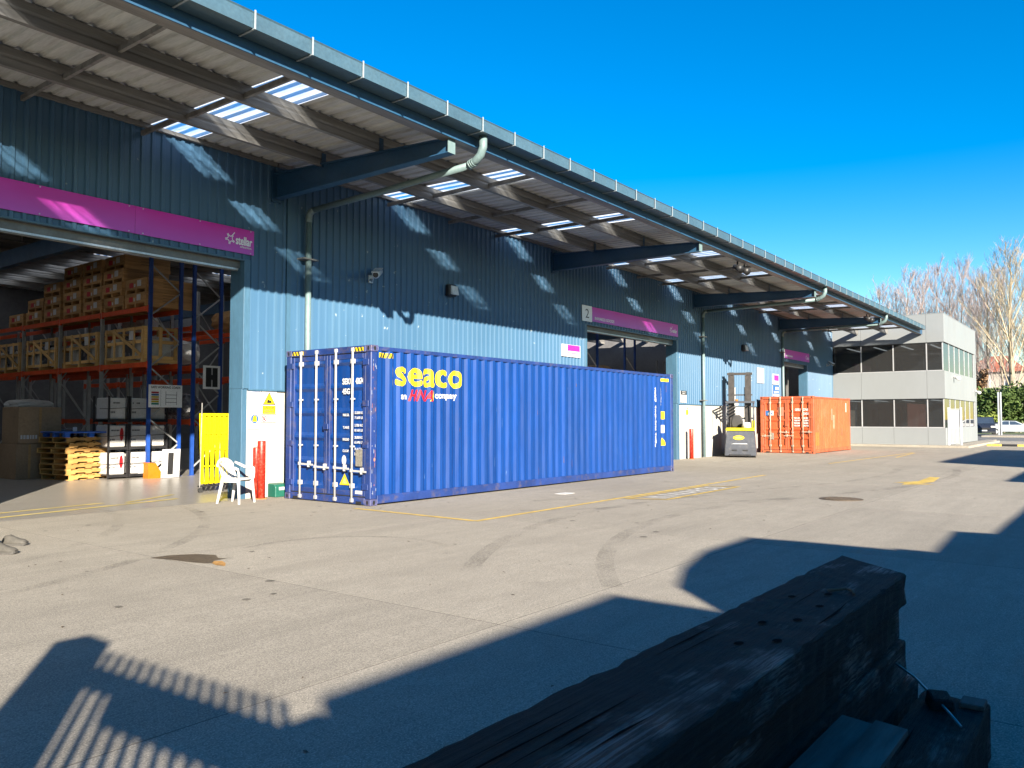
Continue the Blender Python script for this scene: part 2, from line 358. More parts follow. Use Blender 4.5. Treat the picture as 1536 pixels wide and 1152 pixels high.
def strokes(bold):      # heavier letters: the outline laid down again a little to each side
    return [(0, 0)]+([(bold*math.cos(a*math.pi/3), bold*math.sin(a*math.pi/3)) for a in range(6)] if bold else [])
def lettering(name, s, size, o, u, v, mat, parent, bold=0., shear=0., width=None):
    vs, fs = text2d(s, size, shear, width); o, u, v = Vector(o), Vector(u), Vector(v); n = u.cross(v).normalized()*.0003; mb = MB()
    for i, (dx, dy) in enumerate(strokes(bold)): mb.add([o+u*(a+dx)+v*(b+dy)+n*i for a, b in vs], fs)
    return mb.build(name, mat, parent, fix=False)
def flat(name, poly, o, u, v, mat, parent, kind=None):
    o, u, v = Vector(o), Vector(u), Vector(v); return MB().add([o+u*a+v*b for a, b in poly], [tuple(range(len(poly)))]).build(name, mat, parent, fix=False, kind=kind)
def ell(cx, cy, rx, ry, n=24): return [(cx+rx*math.cos(2*math.pi*k/n), cy+ry*math.sin(2*math.pi*k/n)) for k in range(n)]
PX, PY, PZ = (1, 0, 0), (0, 1, 0), (0, 0, 1)

# ------------------------------------------------------------------ ground
def structure(name, mb, mat, parent=None): return mb.build(name, mat, parent, kind='structure')
ground = structure('ground', MB().add([(-900, -900, -.0008), (1500, -900, -.0008), (1500, 1200, -.0008), (-900, 1200, -.0008)], [(0, 1, 2, 3)]), 'base_ground')
xs = [-20.35+5.08*i for i in range(13)]; ys = [-31.2, -26.3, -21.5, -16.6, -11.75, -6.92, -2.05, 2.92]
slab_me = {}
def slab(x0, x1, y0, y1, mat, parent, name='concrete_slab'):
    g = .006; k = (round(x1-x0, 3), round(y1-y0, 3), mat)
    w, h = (x1-x0)/2-g, (y1-y0)/2-g
    if k not in slab_me:
        o = MB().box(-w, w, -h, h, -.1, 0).build(name, mat, parent); slab_me[k] = o.data
    else: o = link(name, slab_me[k], parent)
    o.location = ((x0+x1)/2, (y0+y1)/2, 0); return o
for i in range(12):
    for j in range(7): slab(xs[i], xs[i+1], ys[j], ys[j+1], 'yard_concrete', ground)
slab(40.61, 56.6, -31.2, -3.0, 'yard_concrete', ground)
floor = structure('warehouse_floor', MB().add([(-20.3, 2.93, -.0006), (40.6, 2.93, -.0006), (40.6, 31, -.0006), (-20.3, 31, -.0006)], [(0, 1, 2, 3)]), 'base_ground')
fx = [-20.35+10.16*i for i in range(7)]
for i in range(6):
    for y0, y1 in ((2.93, 9.5), (9.5, 16), (16, 22.5), (22.5, 29)): slab(fx[i], fx[i+1], y0, y1, 'floor_concrete', floor, 'floor_slab')
road = structure('road', MB().add([(56.6, -60, 0), (86, -60, 0), (86, 60, 0), (56.6, 60, 0)], [(0, 1, 2, 3)]), 'asphalt')
structure('grass_verge', MB().add([(86, -80, .003), (400, -80, .003), (400, 120, .003), (86, 120, .003)], [(0, 1, 2, 3)]), 'grass_ground')

# ------------------------------------------------------------------ warehouse
wh = thing('warehouse', 'long blue corrugated warehouse with wide canopy roof and big roller door openings', 'warehouse', (12, 3, 0))
YW = 3.0; BAY = 10.08; BX = [.11+BAY*i for i in range(-2, 4)]
def roofz(y): return 6.725+.025*y
PER = .19
def rib(x0, x1, per, amp, top=.28, slope=.1):
    pts = []; k = math.floor(x0/per)
    def h(x):
        t = (x/per) % 1.
        if t < 1-top-2*slope: return 0.
        t -= 1-top-2*slope
        if t < slope: return amp*t/slope
        if t < slope+top: return amp
        return amp*(1-(t-slope-top)/slope)
    x = x0; ks = [0, 1-top-2*slope, 1-top-slope, 1-slope]
    allx = sorted({x0, x1} | {(j+q)*per for j in range(k-1, math.ceil(x1/per)+2) for q in ks if x0 < (j+q)*per < x1})
    return [(x, h(x)) for x in allx]
def clad(x0, x1, z0, z1):
    MB().strip(rib(x0, x1, PER, .032), lambda p: (p[0], YW-p[1], z0), lambda p: (p[0], YW-p[1], z1)).build('cladding_sheet', 'blue_cladding', wh, fix=False)
O1 = (-5.7, -.62, 4.70); O2 = (12.1, 18.62, 4.62); O3 = (31.0, 34.7, 4.50); XE = 39.65; XL = -20.3; DZ = 2.14
zt = roofz(YW)-.02
def wall_run(x0, x1, z0):
    cuts = [x0]+[b for b in BX if x0+.3 < b < x1-.3]+[x1]
    for a, b in zip(cuts[:-1], cuts[1:]): clad(a, b, z0, zt)
wall_run(XL, O1[0], DZ); wall_run(O1[0], O1[1], O1[2]); wall_run(O1[1], O2[0], DZ); wall_run(O2[0], O2[1], O2[2])
wall_run(O2[1], O3[0], DZ); wall_run(O3[0], O3[1], O3[2]); wall_run(O3[1], XE, DZ)
for a, b in ((XL, O1[0]-.13), (O1[1]+.13, O2[0]-.26), (O2[1]+.26, O3[0]-.26), (O3[1]+.26, XE)):
    n = max(1, round((b-a)/6.)); w = (b-a)/n
    for i in range(n): MB().box(a+i*w+.006, a+(i+1)*w-.006, YW+.012, YW+.16, -.03, DZ+.02).build('concrete_wall_panel', 'white_panel', wh, bevel=.006)
    MB().box(a, b, YW-.045, YW+.005, DZ-.02, DZ+.012).build('cladding_flashing', 'flashing', wh)
for (x0, x1, z), fw in ((O1, .12), (O2, .25), (O3, .25)):
    for xa, xb in ((x0-fw, x0), (x1, x1+fw)):
        MB().box(xa, xb, YW-.012, YW+.42, -.02, DZ+.01).build('door_jamb', 'flashing', wh, bevel=.006)
        xc = (xa, xa+.14) if xa >= x1-.01 else (xb-.14, xb)
        MB().box(xc[0], xc[1], YW-.04, YW+.42, DZ+.012, z).build('door_jamb', 'flashing', wh, bevel=.005)
    MB().box(x0, x1, YW-.036, YW+.04, z-.03, z).build('door_head_flashing', 'flashing', wh)
    MB().box(x0, x1, YW+.12, YW+.5, z-.16, z+.25).build('shutter_box', 'shutter_grey', wh)
    for k in range(2): MB().box(x0+.02, x1-.02, YW+.13+.02*k, YW+.16+.02*k, z-.2-.02*k, z-.165).build('shutter_slat', 'galvanised' if k else 'aluminium', wh)
    # back side of the cladding above the door
for x in (.44, 39.5):
    MB().box(x-.05, x+.05, YW-.045, YW-.005, DZ, zt).build('corner_flashing', 'flashing', wh)
# canopy beams: tapered I sections
for x in BX:
    b = MB().prism([(3.0, 6.06), (3.0, 6.56), (-1.8, 6.29), (-1.8, 6.06)], 0, x-.008, x+.008).build('canopy_beam', 'blue_steel', wh)
    MB().add([(x-.09, 3.0, 6.045), (x+.09, 3.0, 6.045), (x+.09, -1.8, 6.045), (x-.09, -1.8, 6.045), (x-.09, 3.0, 6.06), (x+.09, 3.0, 6.06), (x+.09, -1.8, 6.06), (x-.09, -1.8, 6.06)],
             [(0,1,2,3),(4,7,6,5),(0,4,5,1),(1,5,6,2),(2,6,7,3),(3,7,4,0)]).build('flange', 'blue_steel', b)
    MB().add([(x-.09, 3.0, 6.56), (x+.09, 3.0, 6.56), (x+.09, -1.8, 6.29), (x-.09, -1.8, 6.29), (x-.09, 3.0, 6.575), (x+.09, 3.0, 6.575), (x+.09, -1.8, 6.305), (x-.09, -1.8, 6.305)],
             [(0,1,2,3),(4,7,6,5),(0,4,5,1),(1,5,6,2),(2,6,7,3),(3,7,4,0)]).build('flange', 'blue_steel', b)
    MB().box(x-.09, x+.09, -1.812, -1.8, 6.045, 6.305).build('end_plate', 'pale_teal', b)
    MB().box(x-.12, x+.12, 2.94, 3.0, 5.98, 6.62).build('base_plate', 'blue_steel', b)
    MB().box(x-.1, x+.1, 3.05, 28, 6.15, 6.62).build('rafter', 'blue_steel', wh)
    if not any(o[0]-.2 < x < o[1]+.2 for o in (O1, O2, O3)):
        MB().box(x-.1, x+.1, 3.18, 3.5, 0, 6.6).build('column', 'blue_steel', wh)
    for y in (1.5, -.1): MB().box(x-.05, x+.05, y-.012, y-.004, roofz(y)-.33, roofz(y)-.06).build('purlin_cleat', 'blue_steel', wh)
# purlins, one per bay
px_edges = [XL]+BX[1:]+[XE]
def purlin(x0, x1, y, d=.28, mat='galvanised'):
    t = roofz(y)-.02
    return MB().prism([(y, t), (y+.085, t), (y+.085, t-.03), (y+.075, t-.03), (y+.075, t-.012), (y+.012, t-.012), (y+.012, t-d*.4), (y+.024, t-d*.5), (y+.012, t-d*.6), (y+.012, t-d+.012), (y+.075, t-d+.012), (y+.075, t-d+.03), (y+.085, t-d+.03), (y+.085, t-d), (y, t-d), (y, t-d*.62), (y+.012, t-d*.5), (y, t-d*.38)], 0, x0, x1).build('purlin', mat, wh)
pys = [1.5, -.1]+[4.6+1.75*i for i in range(13)]
for y in pys:
    for a, b in zip(px_edges[:-1], px_edges[1:]):
        if b-a > .5: purlin(a+.012, b-.012, y)
for a, b in zip(px_edges[:-1], px_edges[1:]):
    MB().box(a+.01, b-.01, -1.858, -1.62, 6.29, 6.30).build('eave_channel', 'galvanised', wh)
    MB().box(a+.01, b-.01, -1.63, -1.62, 6.30, 6.46).build('eave_channel', 'galvanised', wh)
    MB().box(a+.01, b-.01, 2.90, 2.985, 6.72, 6.79).build('wall_top_angle', 'galvanised', wh)
    MB().prism([(-1.86, 6.275), (-1.86, 6.66), (-1.885, 6.66), (-1.885, 6.275)], 0, a, b).build('fascia', 'blue_steel', wh)
# bridging bars between purlins
for bx in BX[1:]:
    for dx in (3.1, 5.25, 7.2):
        x = bx+dx
        if x > XE: continue
        for y0, y1 in ((-1.62, -.1), (-.02, 1.5), (1.58, 2.95)):
            y = (y0+y1)/2; MB().box(x, x+.05, y0, y1, roofz(y)-.22, roofz(y)-.14).build('bridging_bar', 'galvanised', wh)
# roof sheets, broken by translucent strips
RY0, RY1 = -2.02, 29.
sk = sorted(bx+d for bx in [BX[0]-BAY]+BX for d in (2.95, 7.4) if XL+.3 < bx+d < XE-1)
prof_top = .034
def roof_piece(x0, x1, mat, name):
    pr = rib(x0, x1, .25, prof_top, .2, .12); mb = MB()
    for ya, yb in ((RY0, 3.0), (3.0, RY1)):
        mb.strip(pr, lambda p: (p[0], ya, roofz(ya)+p[1]), lambda p: (p[0], yb, roofz(yb)+p[1]))
    if mat != 'skylight_sheet': return mb.build(name, mat, wh, fix=False)
    mb = MB(); ny = 120; yy_ = [RY0+(RY1-RY0)*(k/ny)**1.6 for k in range(ny+1)]; n = len(pr)
    mb.add([(p[0], y, roofz(y)+p[1]) for y in yy_ for p in pr], [(j*n+i, j*n+i+1, (j+1)*n+i+1, (j+1)*n+i) for j in range(ny) for i in range(n-1)])
    o = mb.build(name, mat, wh, fix=False); at = o.data.attributes.new('clear', 'FLOAT', 'POINT'); off = wh.location
    py_ = sorted([-1.75, 3.02]+pys)
    for i, v in enumerate(o.data.vertices):       # transparency fades at purlins and laps to soften the sun patches below
        x, y = v.co.x+off.x, v.co.y+off.y; ax = math.sin(math.pi*min(1, max(0, (x-x0)/(x1-x0))))**.7; d = min(abs(y-q-.04) for q in py_); ay = min(1, d/.22)**.8
        at.data[i].value = ax*ay*(1. if 1.5 < y < 3 else .85 if y > -.1 and y < 3 else .55 if y < 3 else .0)  # spans graded to fade the patches downwards; indoors direct sun is kept out
a = XL
for s_ in sk:
    roof_piece(a, s_, 'roof_underside', 'roof_sheet'); roof_piece(s_, s_+.86, 'skylight_sheet', 'skylight'); a = s_+.86
roof_piece(a, 38.75, 'roof_underside', 'roof_sheet')
# gutter in short lengths with a strap at every joint
gx = -.46-.9*18; gm = None; sm = None
while gx < 38.3:
    L = min(.9, 38.75-gx)
    if gm is None or L < .9:
        g = MB().prism([(-2.2, 6.44), (-1.888, 6.44), (-1.888, 6.47), (-2.17, 6.47), (-2.17, 6.64), (-2.19, 6.665), (-2.215, 6.65), (-2.2, 6.63)], 0, .004, L-.004).build('gutter_section', 'gutter_teal', None)
        if gm is None: gm = g.data
        s = MB().prism([(-2.226, 6.425), (-1.888, 6.425), (-1.888, 6.436), (-2.217, 6.436), (-2.221, 6.668), (-2.228, 6.668)], 0, -.012, .012).build('gutter_strap', 'gutter_strap', None); 
        if sm is None: sm = s.data
    else: g = link('gutter_section', gm); s = link('gutter_strap', sm)
    g.parent = wh; g.location = Vector((gx, 0, 0))-wh.location; s.parent = wh; s.location = Vector((gx, 0, 0))-wh.location
    gx += .9
MB().prism([(-2.2, 6.44), (-1.888, 6.44), (-1.888, 6.66), (-2.2, 6.66)], 0, 38.752, 38.76).build('gutter_end', 'gutter_teal', wh)
# downpipes
def downpipe(x):
    r = .062; y = 2.87
    pts = [(x-.2, -2.04, 6.45), (x-.2, -2.04, 6.26), (x-.2, -1.99, 6.14), (x-.19, -1.88, 6.06), (x-.17, -1.7, 6.0)]
    d = MB().tube(pts, [.072]*5, 14).build('downpipe_elbow', 'pale_teal', wh, True)
    for q in (-1.83, -1.79, -1.75): MB().tube([(x-.182, q, 6.04+(-1.83-q)*.3), (x-.18, q+.018, 6.034+(-1.83-q)*.3)], .08, 14).build('collar', 'pale_teal', d, True)
    MB().tube([(x-.17, -1.72, 6.005), (x-.05, .6, 5.97), (x, y-.16, 5.95)], r, 14).build('downpipe_run', 'pale_teal', wh, True)
    MB().tube([(x, y-.18, 5.95), (x, y-.08, 5.935), (x, y-.02, 5.88), (x, y, 5.78), (x, y, 5.7)], r*1.1, 14).build('downpipe_elbow', 'pale_teal', wh, True)
    MB().tube([(x, y, 5.75), (x, y, .02)], r, 14).build('downpipe', 'pale_teal', wh, True)
    for z in (4.9, 2.3): MB().box(x-.2, x+.2, y-.085, y+.14, z, z+.03).build('pipe_bracket', 'galvanised', wh)
for x in (.87, 20.9, 30.55): downpipe(x)
# inside faces
MB().box(XL, XE, 29.0, 29.2, 0, 7.6).build('back_wall', 'inside_dark', wh)
MB().box(XL-.2, XL, 3.0, 29.2, 0, 7.6).build('end_wall', 'inside_dark', wh)
MB().box(XE-.02, XE+.02, 3.2, 29.2, 0, 7.5).build('end_wall', 'inside_dark', wh)

# ------------------------------------------------------------------ signs on the wall
def star(o, u, v, s, parent):
    # five two-armed strokes round an open star, the upper right arm drawn long
    o, u, v = Vector(o), Vector(u), Vector(v); n = u.cross(v).normalized()*.001
    arms = [R(50), R(122), R(190), R(262), R(330)]
    for i in range(5):
        a0, a1 = arms[i], arms[(i+1) % 5]; a1 = a1 if a1 > a0 else a1+2*math.pi; mid = (a0+a1)/2
        L0 = s*(1.35 if i == 0 else .86); L1 = s*(.8 if i == 4 else .86)
        off = .09*s; p = []
        e0 = (math.cos(a0)*L0-math.sin(a0)*off, math.sin(a0)*L0+math.cos(a0)*off); e1 = (math.cos(a1)*L1+math.sin(a1)*off, math.sin(a1)*L1-math.cos(a1)*off)
        c0 = (math.cos(a0)*.5*s-math.sin(a0)*off, math.sin(a0)*.5*s+math.cos(a0)*off); c1 = (math.cos(a1)*.5*s+math.sin(a1)*off, math.sin(a1)*.5*s-math.cos(a1)*off)
        m_ = (math.cos(mid)*.40*s, math.sin(mid)*.40*s)
        def bz(t): return tuple((1-t)**2*c0[k]+2*t*(1-t)*m_[k]*.82+t*t*c1[k] for k in (0, 1))
        path = [e0]+[bz(t/6) for t in range(7)]+[e1]; w = .065*s; vs = []; 
        for k, q in enumerate(path):
            a = path[max(0, k-1)]; b = path[min(len(path)-1, k+1)]; d = Vector((b[0]-a[0], b[1]-a[1])).normalized()
            for sg in (1, -1): vs.append(o+u*(q[0]-d.y*w*sg)+v*(q[1]+d.x*w*sg)+n*(i*.1))
        MB().add(vs, [(2*k, 2*k+2, 2*k+3, 2*k+1) for k in range(len(path)-1)]).build('logo_stroke', 'shade_sign_white', parent, fix=False)
def dashes(name, o, u, v, L, h, mat, parent, seed=1):
    rnd = random.Random(seed); o, u, v = Vector(o), Vector(u), Vector(v); mb = MB(); x = 0
    while x < L-h*.3:
        w = h*rnd.uniform(.35, .8)
        if rnd.random() < .86: mb.add([o+u*x, o+u*min(x+w, L), o+u*min(x+w, L)+v*h, o+u*x+v*h], [(0, 1, 2, 3)])
        x += w+h*.22
    return mb.build(name, mat, parent, fix=False)
SY = YW-.055
def board(root, x0, x1, z0, z1, mat, name='panel', t=.016, y=None):
    y = SY if y is None else y; return MB().box(x0, x1, y, y+t, z0, z1).build(name, mat, root, bevel=.002)
s1 = thing('sign_board', 'long magenta sign with white star logo above the wide open loading door', 'sign', (-3, SY, 4.8))
for a, b in ((-6.5, -5.28), (-5.276, -2.842), (-2.838, -.42)): board(s1, a, b, 4.80, 5.285, 'magenta_print')
for x in (-6.1, -4.4, -2.95, -2.7, -1.6, -.5):
    for z in (4.825, 5.262): MB().tube([(x, SY-.008, z), (x, SY+.001, z)], .012, 8).build('screw', 'aluminium', s1)
star((-.96, SY-.003, 5.045), PX, PZ, .125, s1)
lettering('lettering', 'stellar', .235, (-.83, SY-.003, 4.965), PX, PZ, 'shade_sign_white', s1, .006, 0, .36)
lettering('lettering', 'INTERNATIONAL', .05, (-.735, SY-.003, 4.905), PX, PZ, 'shade_sign_white', s1, .001, 0, .26)
s2 = thing('sign_board', 'magenta sign with a white number 2 panel above the inwards goods door', 'sign', (15, SY, 4.72))
board(s2, 11.78, 12.38, 4.70, 5.21, 'shade_sign_white', 'number_panel'); board(s2, 12.384, 15.4, 4.73, 5.20, 'magenta_print'); board(s2, 15.404, 18.72, 4.73, 5.20, 'magenta_print')
lettering('lettering', '2', .42, (11.97, SY-.003, 4.81), PX, PZ, 'grey_print', s2, 0, 0, .22)
lettering('lettering', 'INWARDS GOODS', .13, (12.55, SY-.003, 4.80), PX, PZ, 'shade_sign_white', s2, .004, 0, 1.25)
star((18.12, SY-.003, 4.95), PX, PZ, .13, s2); lettering('lettering', 'stellar', .2, (18.24, SY-.003, 4.86), PX, PZ, 'shade_sign_white', s2, .005, 0, .36)
s3 = thing('sign_board', 'short magenta sign with white edge above the narrow door near the office', 'sign', (33, SY, 4.64))
board(s3, 30.93, 31.1, 4.66, 5.12, 'shade_sign_white', 'number_panel'); board(s3, 31.104, 35.1, 4.66, 5.12, 'magenta_print')
dashes('lettering', (31.22, SY-.003, 4.76), PX, PZ, 1.1, .085, 'shade_sign_white', s3, 4)
star((34.55, SY-.003, 4.88), PX, PZ, .14, s3); lettering('lettering', 'stellar', .2, (34.66, SY-.003, 4.8), PX, PZ, 'shade_sign_white', s3, .005, 0, .36)
def small_sign(x0, x1, z0, z1, label, draw, y=None):
    r = thing('wall_sign', label, 'sign', ((x0+x1)/2, SY, z0)); board(r, x0, x1, z0, z1, 'white_board', y=y, t=.03); draw(r); return r
def rect(r, x0, x1, z0, z1, mat, d=.003, name='print', y=None): return flat(name, [(x0, z0), (x1, z0), (x1, z1), (x0, z1)], (0, (SY if y is None else y)-d, 0), PX, PZ, mat, r)
def d1(r):
    rect(r, 10.92, 11.62, 3.60, 3.86, 'magenta_flat'); rect(r, 10.95, 11.59, 3.62, 3.675, 'white_paint', .005)
small_sign(10.6, 11.66, 3.49, 3.87, 'small white sign with magenta block beside the inwards goods door', d1)
def d2(r):
    rect(r, 29.45, 30.1, 3.45, 3.72, 'magenta_flat'); rect(r, 29.48, 30.08, 3.31, 3.34, 'grey_print')
small_sign(29.25, 30.16, 3.26, 3.78, 'upper of two small signs left of far downpipe, magenta block on white', d2)
def d3(r):
    rect(r, 29.25, 30.16, 2.62, 3.22, 'blue_print', .002); rect(r, 29.6, 30.1, 3.0, 3.14, 'white_paint', .004); rect(r, 29.4, 30.05, 2.86, 2.93, 'white_paint', .004); rect(r, 29.32, 30.12, 2.68, 2.8, 'white_paint', .004)
small_sign(29.25, 30.16, 2.62, 3.22, 'lower of two small signs left of far downpipe, blue with white lines', d3)
def d4(r):
    for k in range(7): dashes('print', (27.3, SY-.003, 3.34+.075*k), PX, PZ, .62, .02, 'grey_print', r, k)
small_sign(27.2, 28.05, 3.26, 3.98, 'plain white notice board high on wall behind the forklift mast', d4)
def d5(r):
    rect(r, 18.92, 19.44, 2.5, 2.66, 'black_print', .002)
    dashes('lettering', (19.0, SY-.005, 2.60), PX, PZ, .36, .03, 'white_paint', r, 2); dashes('lettering', (19.05, SY-.005, 2.535), PX, PZ, .26, .03, 'white_paint', r, 3)
small_sign(18.92, 19.44, 2.2, 2.66, 'small white notice with black header on wall beside inwards door jamb', d5)
def d6(r):
    lettering('lettering', 'VISITORS', .075, (-.41, 2.985, 2.055), PX, PZ, 'blue_print', r, 0, 0, .2)
    for k in range(6): dashes('lettering', (-.41, 2.985, 1.95-.045*k), PX, PZ, .2, .012, 'grey_print', r, k+20)
    flat('print', ell(-.32, 1.56, .085, .085), (0, 2.985, 0), PX, PZ, 'blue_print', r)
    flat('print', [(-.37, 1.505), (-.27, 1.505), (-.28, 1.6), (-.3, 1.625), (-.34, 1.625), (-.36, 1.6)], (0, 2.983, 0), PX, PZ, 'yellow_print', r)
WYS = 2.988
small_sign(-.47, -.18, 1.36, 2.12, 'tall white visitor notice with blue round vest symbol on white wall', d6, WYS)
def d7(r):
    flat('print', [(-.135, 1.845), (.165, 1.845), (.015, 2.10)], (0, 2.985, 0), PX, PZ, 'black_print', r)
    flat('print', [(-.112, 1.858), (.142, 1.858), (.015, 2.075)], (0, 2.983, 0), PX, PZ, 'yellow_print', r)
    flat('print', [(-.04, 1.88), (.075, 1.88), (.06, 1.93), (.02, 1.925), (.02, 1.955), (-.03, 1.935)], (0, 2.981, 0), PX, PZ, 'black_print', r)
    rect(r, -.14, .17, 1.66, 1.825, 'yellow_print', .003, y=2.988)
    lettering('lettering', 'CAUTION', .06, (-.11, 2.983, 1.765), PX, PZ, 'black_print', r, .001, 0, .25)
    dashes('lettering', (-.1, 2.983, 1.725), PX, PZ, .22, .02, 'grey_print', r, 9); dashes('lettering', (-.11, 2.983, 1.68), PX, PZ, .25, .022, 'grey_print', r, 8)
small_sign(-.16, .20, 1.65, 2.11, 'white sign with yellow caution triangle and text on white wall', d7, WYS)
def d8(r):
    mb = MB(); o = ell(-.1, 1.565, .062, .062, 28); i = ell(-.1, 1.565, .051, .051, 28)
    mb.add([(x, 2.985, z) for x, z in o+i], [(k, (k+1) % 28, 28+(k+1) % 28, 28+k) for k in range(28)]).build('print', 'red_print', r, fix=False)
    flat('print', [(-.148, 1.605), (-.14, 1.612), (-.053, 1.525), (-.061, 1.518)], (0, 2.984, 0), PX, PZ, 'red_print', r)
    flat('print', [(-.115, 1.53), (-.09, 1.53), (-.085, 1.585), (-.1, 1.6), (-.115, 1.585)], (0, 2.9855, 0), PX, PZ, 'black_print', r)
    lettering('lettering', 'NO', .035, (.055, 2.985, 1.58), PX, PZ, 'grey_print', r); lettering('lettering', 'ENTRY', .035, (.015, 2.985, 1.545), PX, PZ, 'grey_print', r)
small_sign(-.175, .185, 1.49, 1.63, 'small white prohibition sign with red ring below the caution sign', d8, WYS)
def d9(r):
    flat('print', [(19.45, 1.72), (19.68, 1.72), (19.68, 1.92), (19.45, 1.92)], (0, 2.985, 0), PX, PZ, 'yellow_print', r); flat('print', [(19.5, 1.95), (19.63, 1.95), (19.565, 2.06)], (0, 2.985, 0), PX, PZ, 'yellow_print', r)
small_sign(19.3, 19.85, 1.5, 2.09, 'pale sign with yellow warning block on white wall near red bollard', d9, WYS)

# ------------------------------------------------------------------ camera, floodlights
def cctv(x, y, z, s, label):
    r = thing('security_camera', label, 'camera', (x, y, z))
    MB().box(x-.05*s, x+.05*s, YW-.05, YW+.01, z-.12*s, z+.02*s).build('mount_plate', 'tin', r, bevel=.004)
    MB().tube([(x, YW-.04, z-.05*s), (x-.05*s, YW-.12*s, z-.1*s), (x-.1*s, YW-.2*s, z-.02*s)], .018*s, 8).build('arm', 'tin', r, True)
    a, b = Vector((x+.12*s, YW-.12*s, z+.10*s)), Vector((x-.25*s, YW-.42*s, z-.05*s)); d = (b-a).normalized()
    bo = MB().tube([a, a+d*.02, b-d*.01, b], [.05*s, .062*s, .066*s, .06*s], 14).build('housing', 'tin', r, True)
    MB().tube([b-d*.012, b+d*.004], .048*s, 14).build('lens', 'black_print', bo)
    up = Vector((0, 0, .055*s)); MB().bar(a+up, b+up+d*.07*s, .13*s, .014*s).build('sun_shield', 'tin', bo)
cctv(2.72, 3, 4.83, 1.3, 'grey bullet security camera on shaded blue cladding'); cctv(38.45, 3, 4.75, 1.1, 'small dark security camera on blue wall beside the office windows')
def flood(x, z, label):
    r = thing('floodlight', label, 'lamp', (x, YW, z))
    MB().box(x-.15, x+.15, YW-.19, YW-.02, z-.16, z+.14).build('housing', 'black_print', r, bevel=.03)
    MB().prism([(YW-.195, z-.12), (YW-.28, z-.14), (YW-.24, z+.09), (YW-.195, z+.11)], 0, x-.125, x+.125).build('diffuser', 'lamp_glass', r, bevel=.015)
flood(5.42, 4.85, 'square black wall floodlight on shaded cladding between camera and number 2 sign'); flood(25.4, 4.78, 'small square wall floodlight high above the grey forklift')
def spot(x, label):
    r = thing('spotlight', label, 'lamp', (x, -1.6, 6.25))
    for k, dx in enumerate((0, .55)):
        MB().box(x+dx-.02, x+dx+.02, -1.62, -1.58, 6.12, 6.29).build('bracket', 'black_print', r)
        MB().tube([(x+dx, -1.5, 6.16), (x+dx-.06, -1.62, 6.10), (x+dx-.14, -1.76, 6.02)], [.06, .09, .11], 12).build('lamp_head', 'black_print', r, True)
spot(13.3, 'pair of dark spotlights under the canopy edge past the second beam'); spot(28.6, 'pair of dark spotlights under the canopy edge before the last beam')

# ------------------------------------------------------------------ painted yard markings
def mark(name, pts, mat, z=.004): return MB().add([(x, y, z) for x, y in pts], [tuple(range(len(pts)))])
def mline(a, b, w):
    a, b = Vector(a), Vector(b); d = (b-a).normalized(); n = Vector((-d.y, d.x))*w/2; return [a-n, b-n, b+n, a+n]
def marking(name, label, polys, mat, z=.004):
    mb = MB()
    for k, p in enumerate(polys): mb.add([(q[0], q[1], z+.0004*k) for q in p], [tuple(range(len(p)))])
    o = mb.build(name, mat, ground, fix=False); o['label'] = label; return o
marking('painted_line', 'yellow bay outline beside the blue container', [mline((-.46, -2.82), (12.2, -2.76), .1), mline((-.44, -2.80), (-.38, -.02), .1)], 'line_yellow')
marking('painted_box', 'yellow rectangle framing white lettering', [mline((3.95, -2.96), (7.9, -2.94), .08), mline((4.25, -3.68), (8.0, -3.66), .08), mline((3.99, -2.96), (4.29, -3.66), .08), mline((7.72, -2.98), (7.95, -3.62), .08)], 'line_yellow', .008)
t_ = lettering('painted_lettering', 'INWARDS', .68, (4.45, -3.56, .005), PX, PY, 'line_white', ground, .01, 0, 3.1)
marking('painted_line', 'thin yellow line past the orange container', [mline((19.2, -2.5), (31.0, -2.93), .09), mline((25.5, -3.35), (30.8, -3.05), .09)], 'line_yellow')
marking('painted_arrow', 'yellow arrow on the yard', [[(10.9, -6.5), (11.5, -7.15), (11.5, -6.8), (12.3, -6.95), (14.1, -6.8), (14.1, -6.55), (12.3, -6.6), (11.5, -6.2), (11.5, -6.45)]], 'line_yellow')
marking('painted_line', 'worn yellow line across the doorway', [mline((-5.6, 3.26), (-1.3, 4.05), .13), mline((-5.4, 3.95), (-2.6, 4.35), .12), mline((-2.3, 4.1), (-.9, 4.9), .1)], 'line_worn', .0045)
marking('oil_stain', 'dark oil stain on the concrete', [[(-5.18, -2.0), (-4.95, -2.02), (-4.72, -2.18), (-4.62, -2.42), (-4.72, -2.62), (-4.68, -2.72), (-4.86, -2.74), (-4.92, -2.88), (-5.0, -2.8), (-5.06, -2.55), (-5.1, -2.3)]], 'oil_stain')
marking('rust_stain', 'orange brown tip of the stain', [[(-4.86, -2.76), (-4.8, -2.82), (-4.86, -2.98), (-4.96, -3.12), (-4.99, -3.0), (-4.95, -2.86)]], 'rust_stain', .0042)
def arc(cx, cy, r, a0, a1, w, n=28):
    p = [(cx+q*math.cos(R(a0+(a1-a0)*k/n)), cy+q*math.sin(R(a0+(a1-a0)*k/n))) for q in (r-w/2, r+w/2) for k in range(n+1)]; return [[p[k], p[k+1], p[n+2+k], p[n+1+k]] for k in range(n)]
def tyre(polys, nm='tyre_mark'):
    mb = MB()
    for p_ in polys: mb.add([(x, y, .0022) for x, y in p_], [(0, 1, 2, 3)])
    mb.build(nm, 'tyre_dust', ground, fix=False)
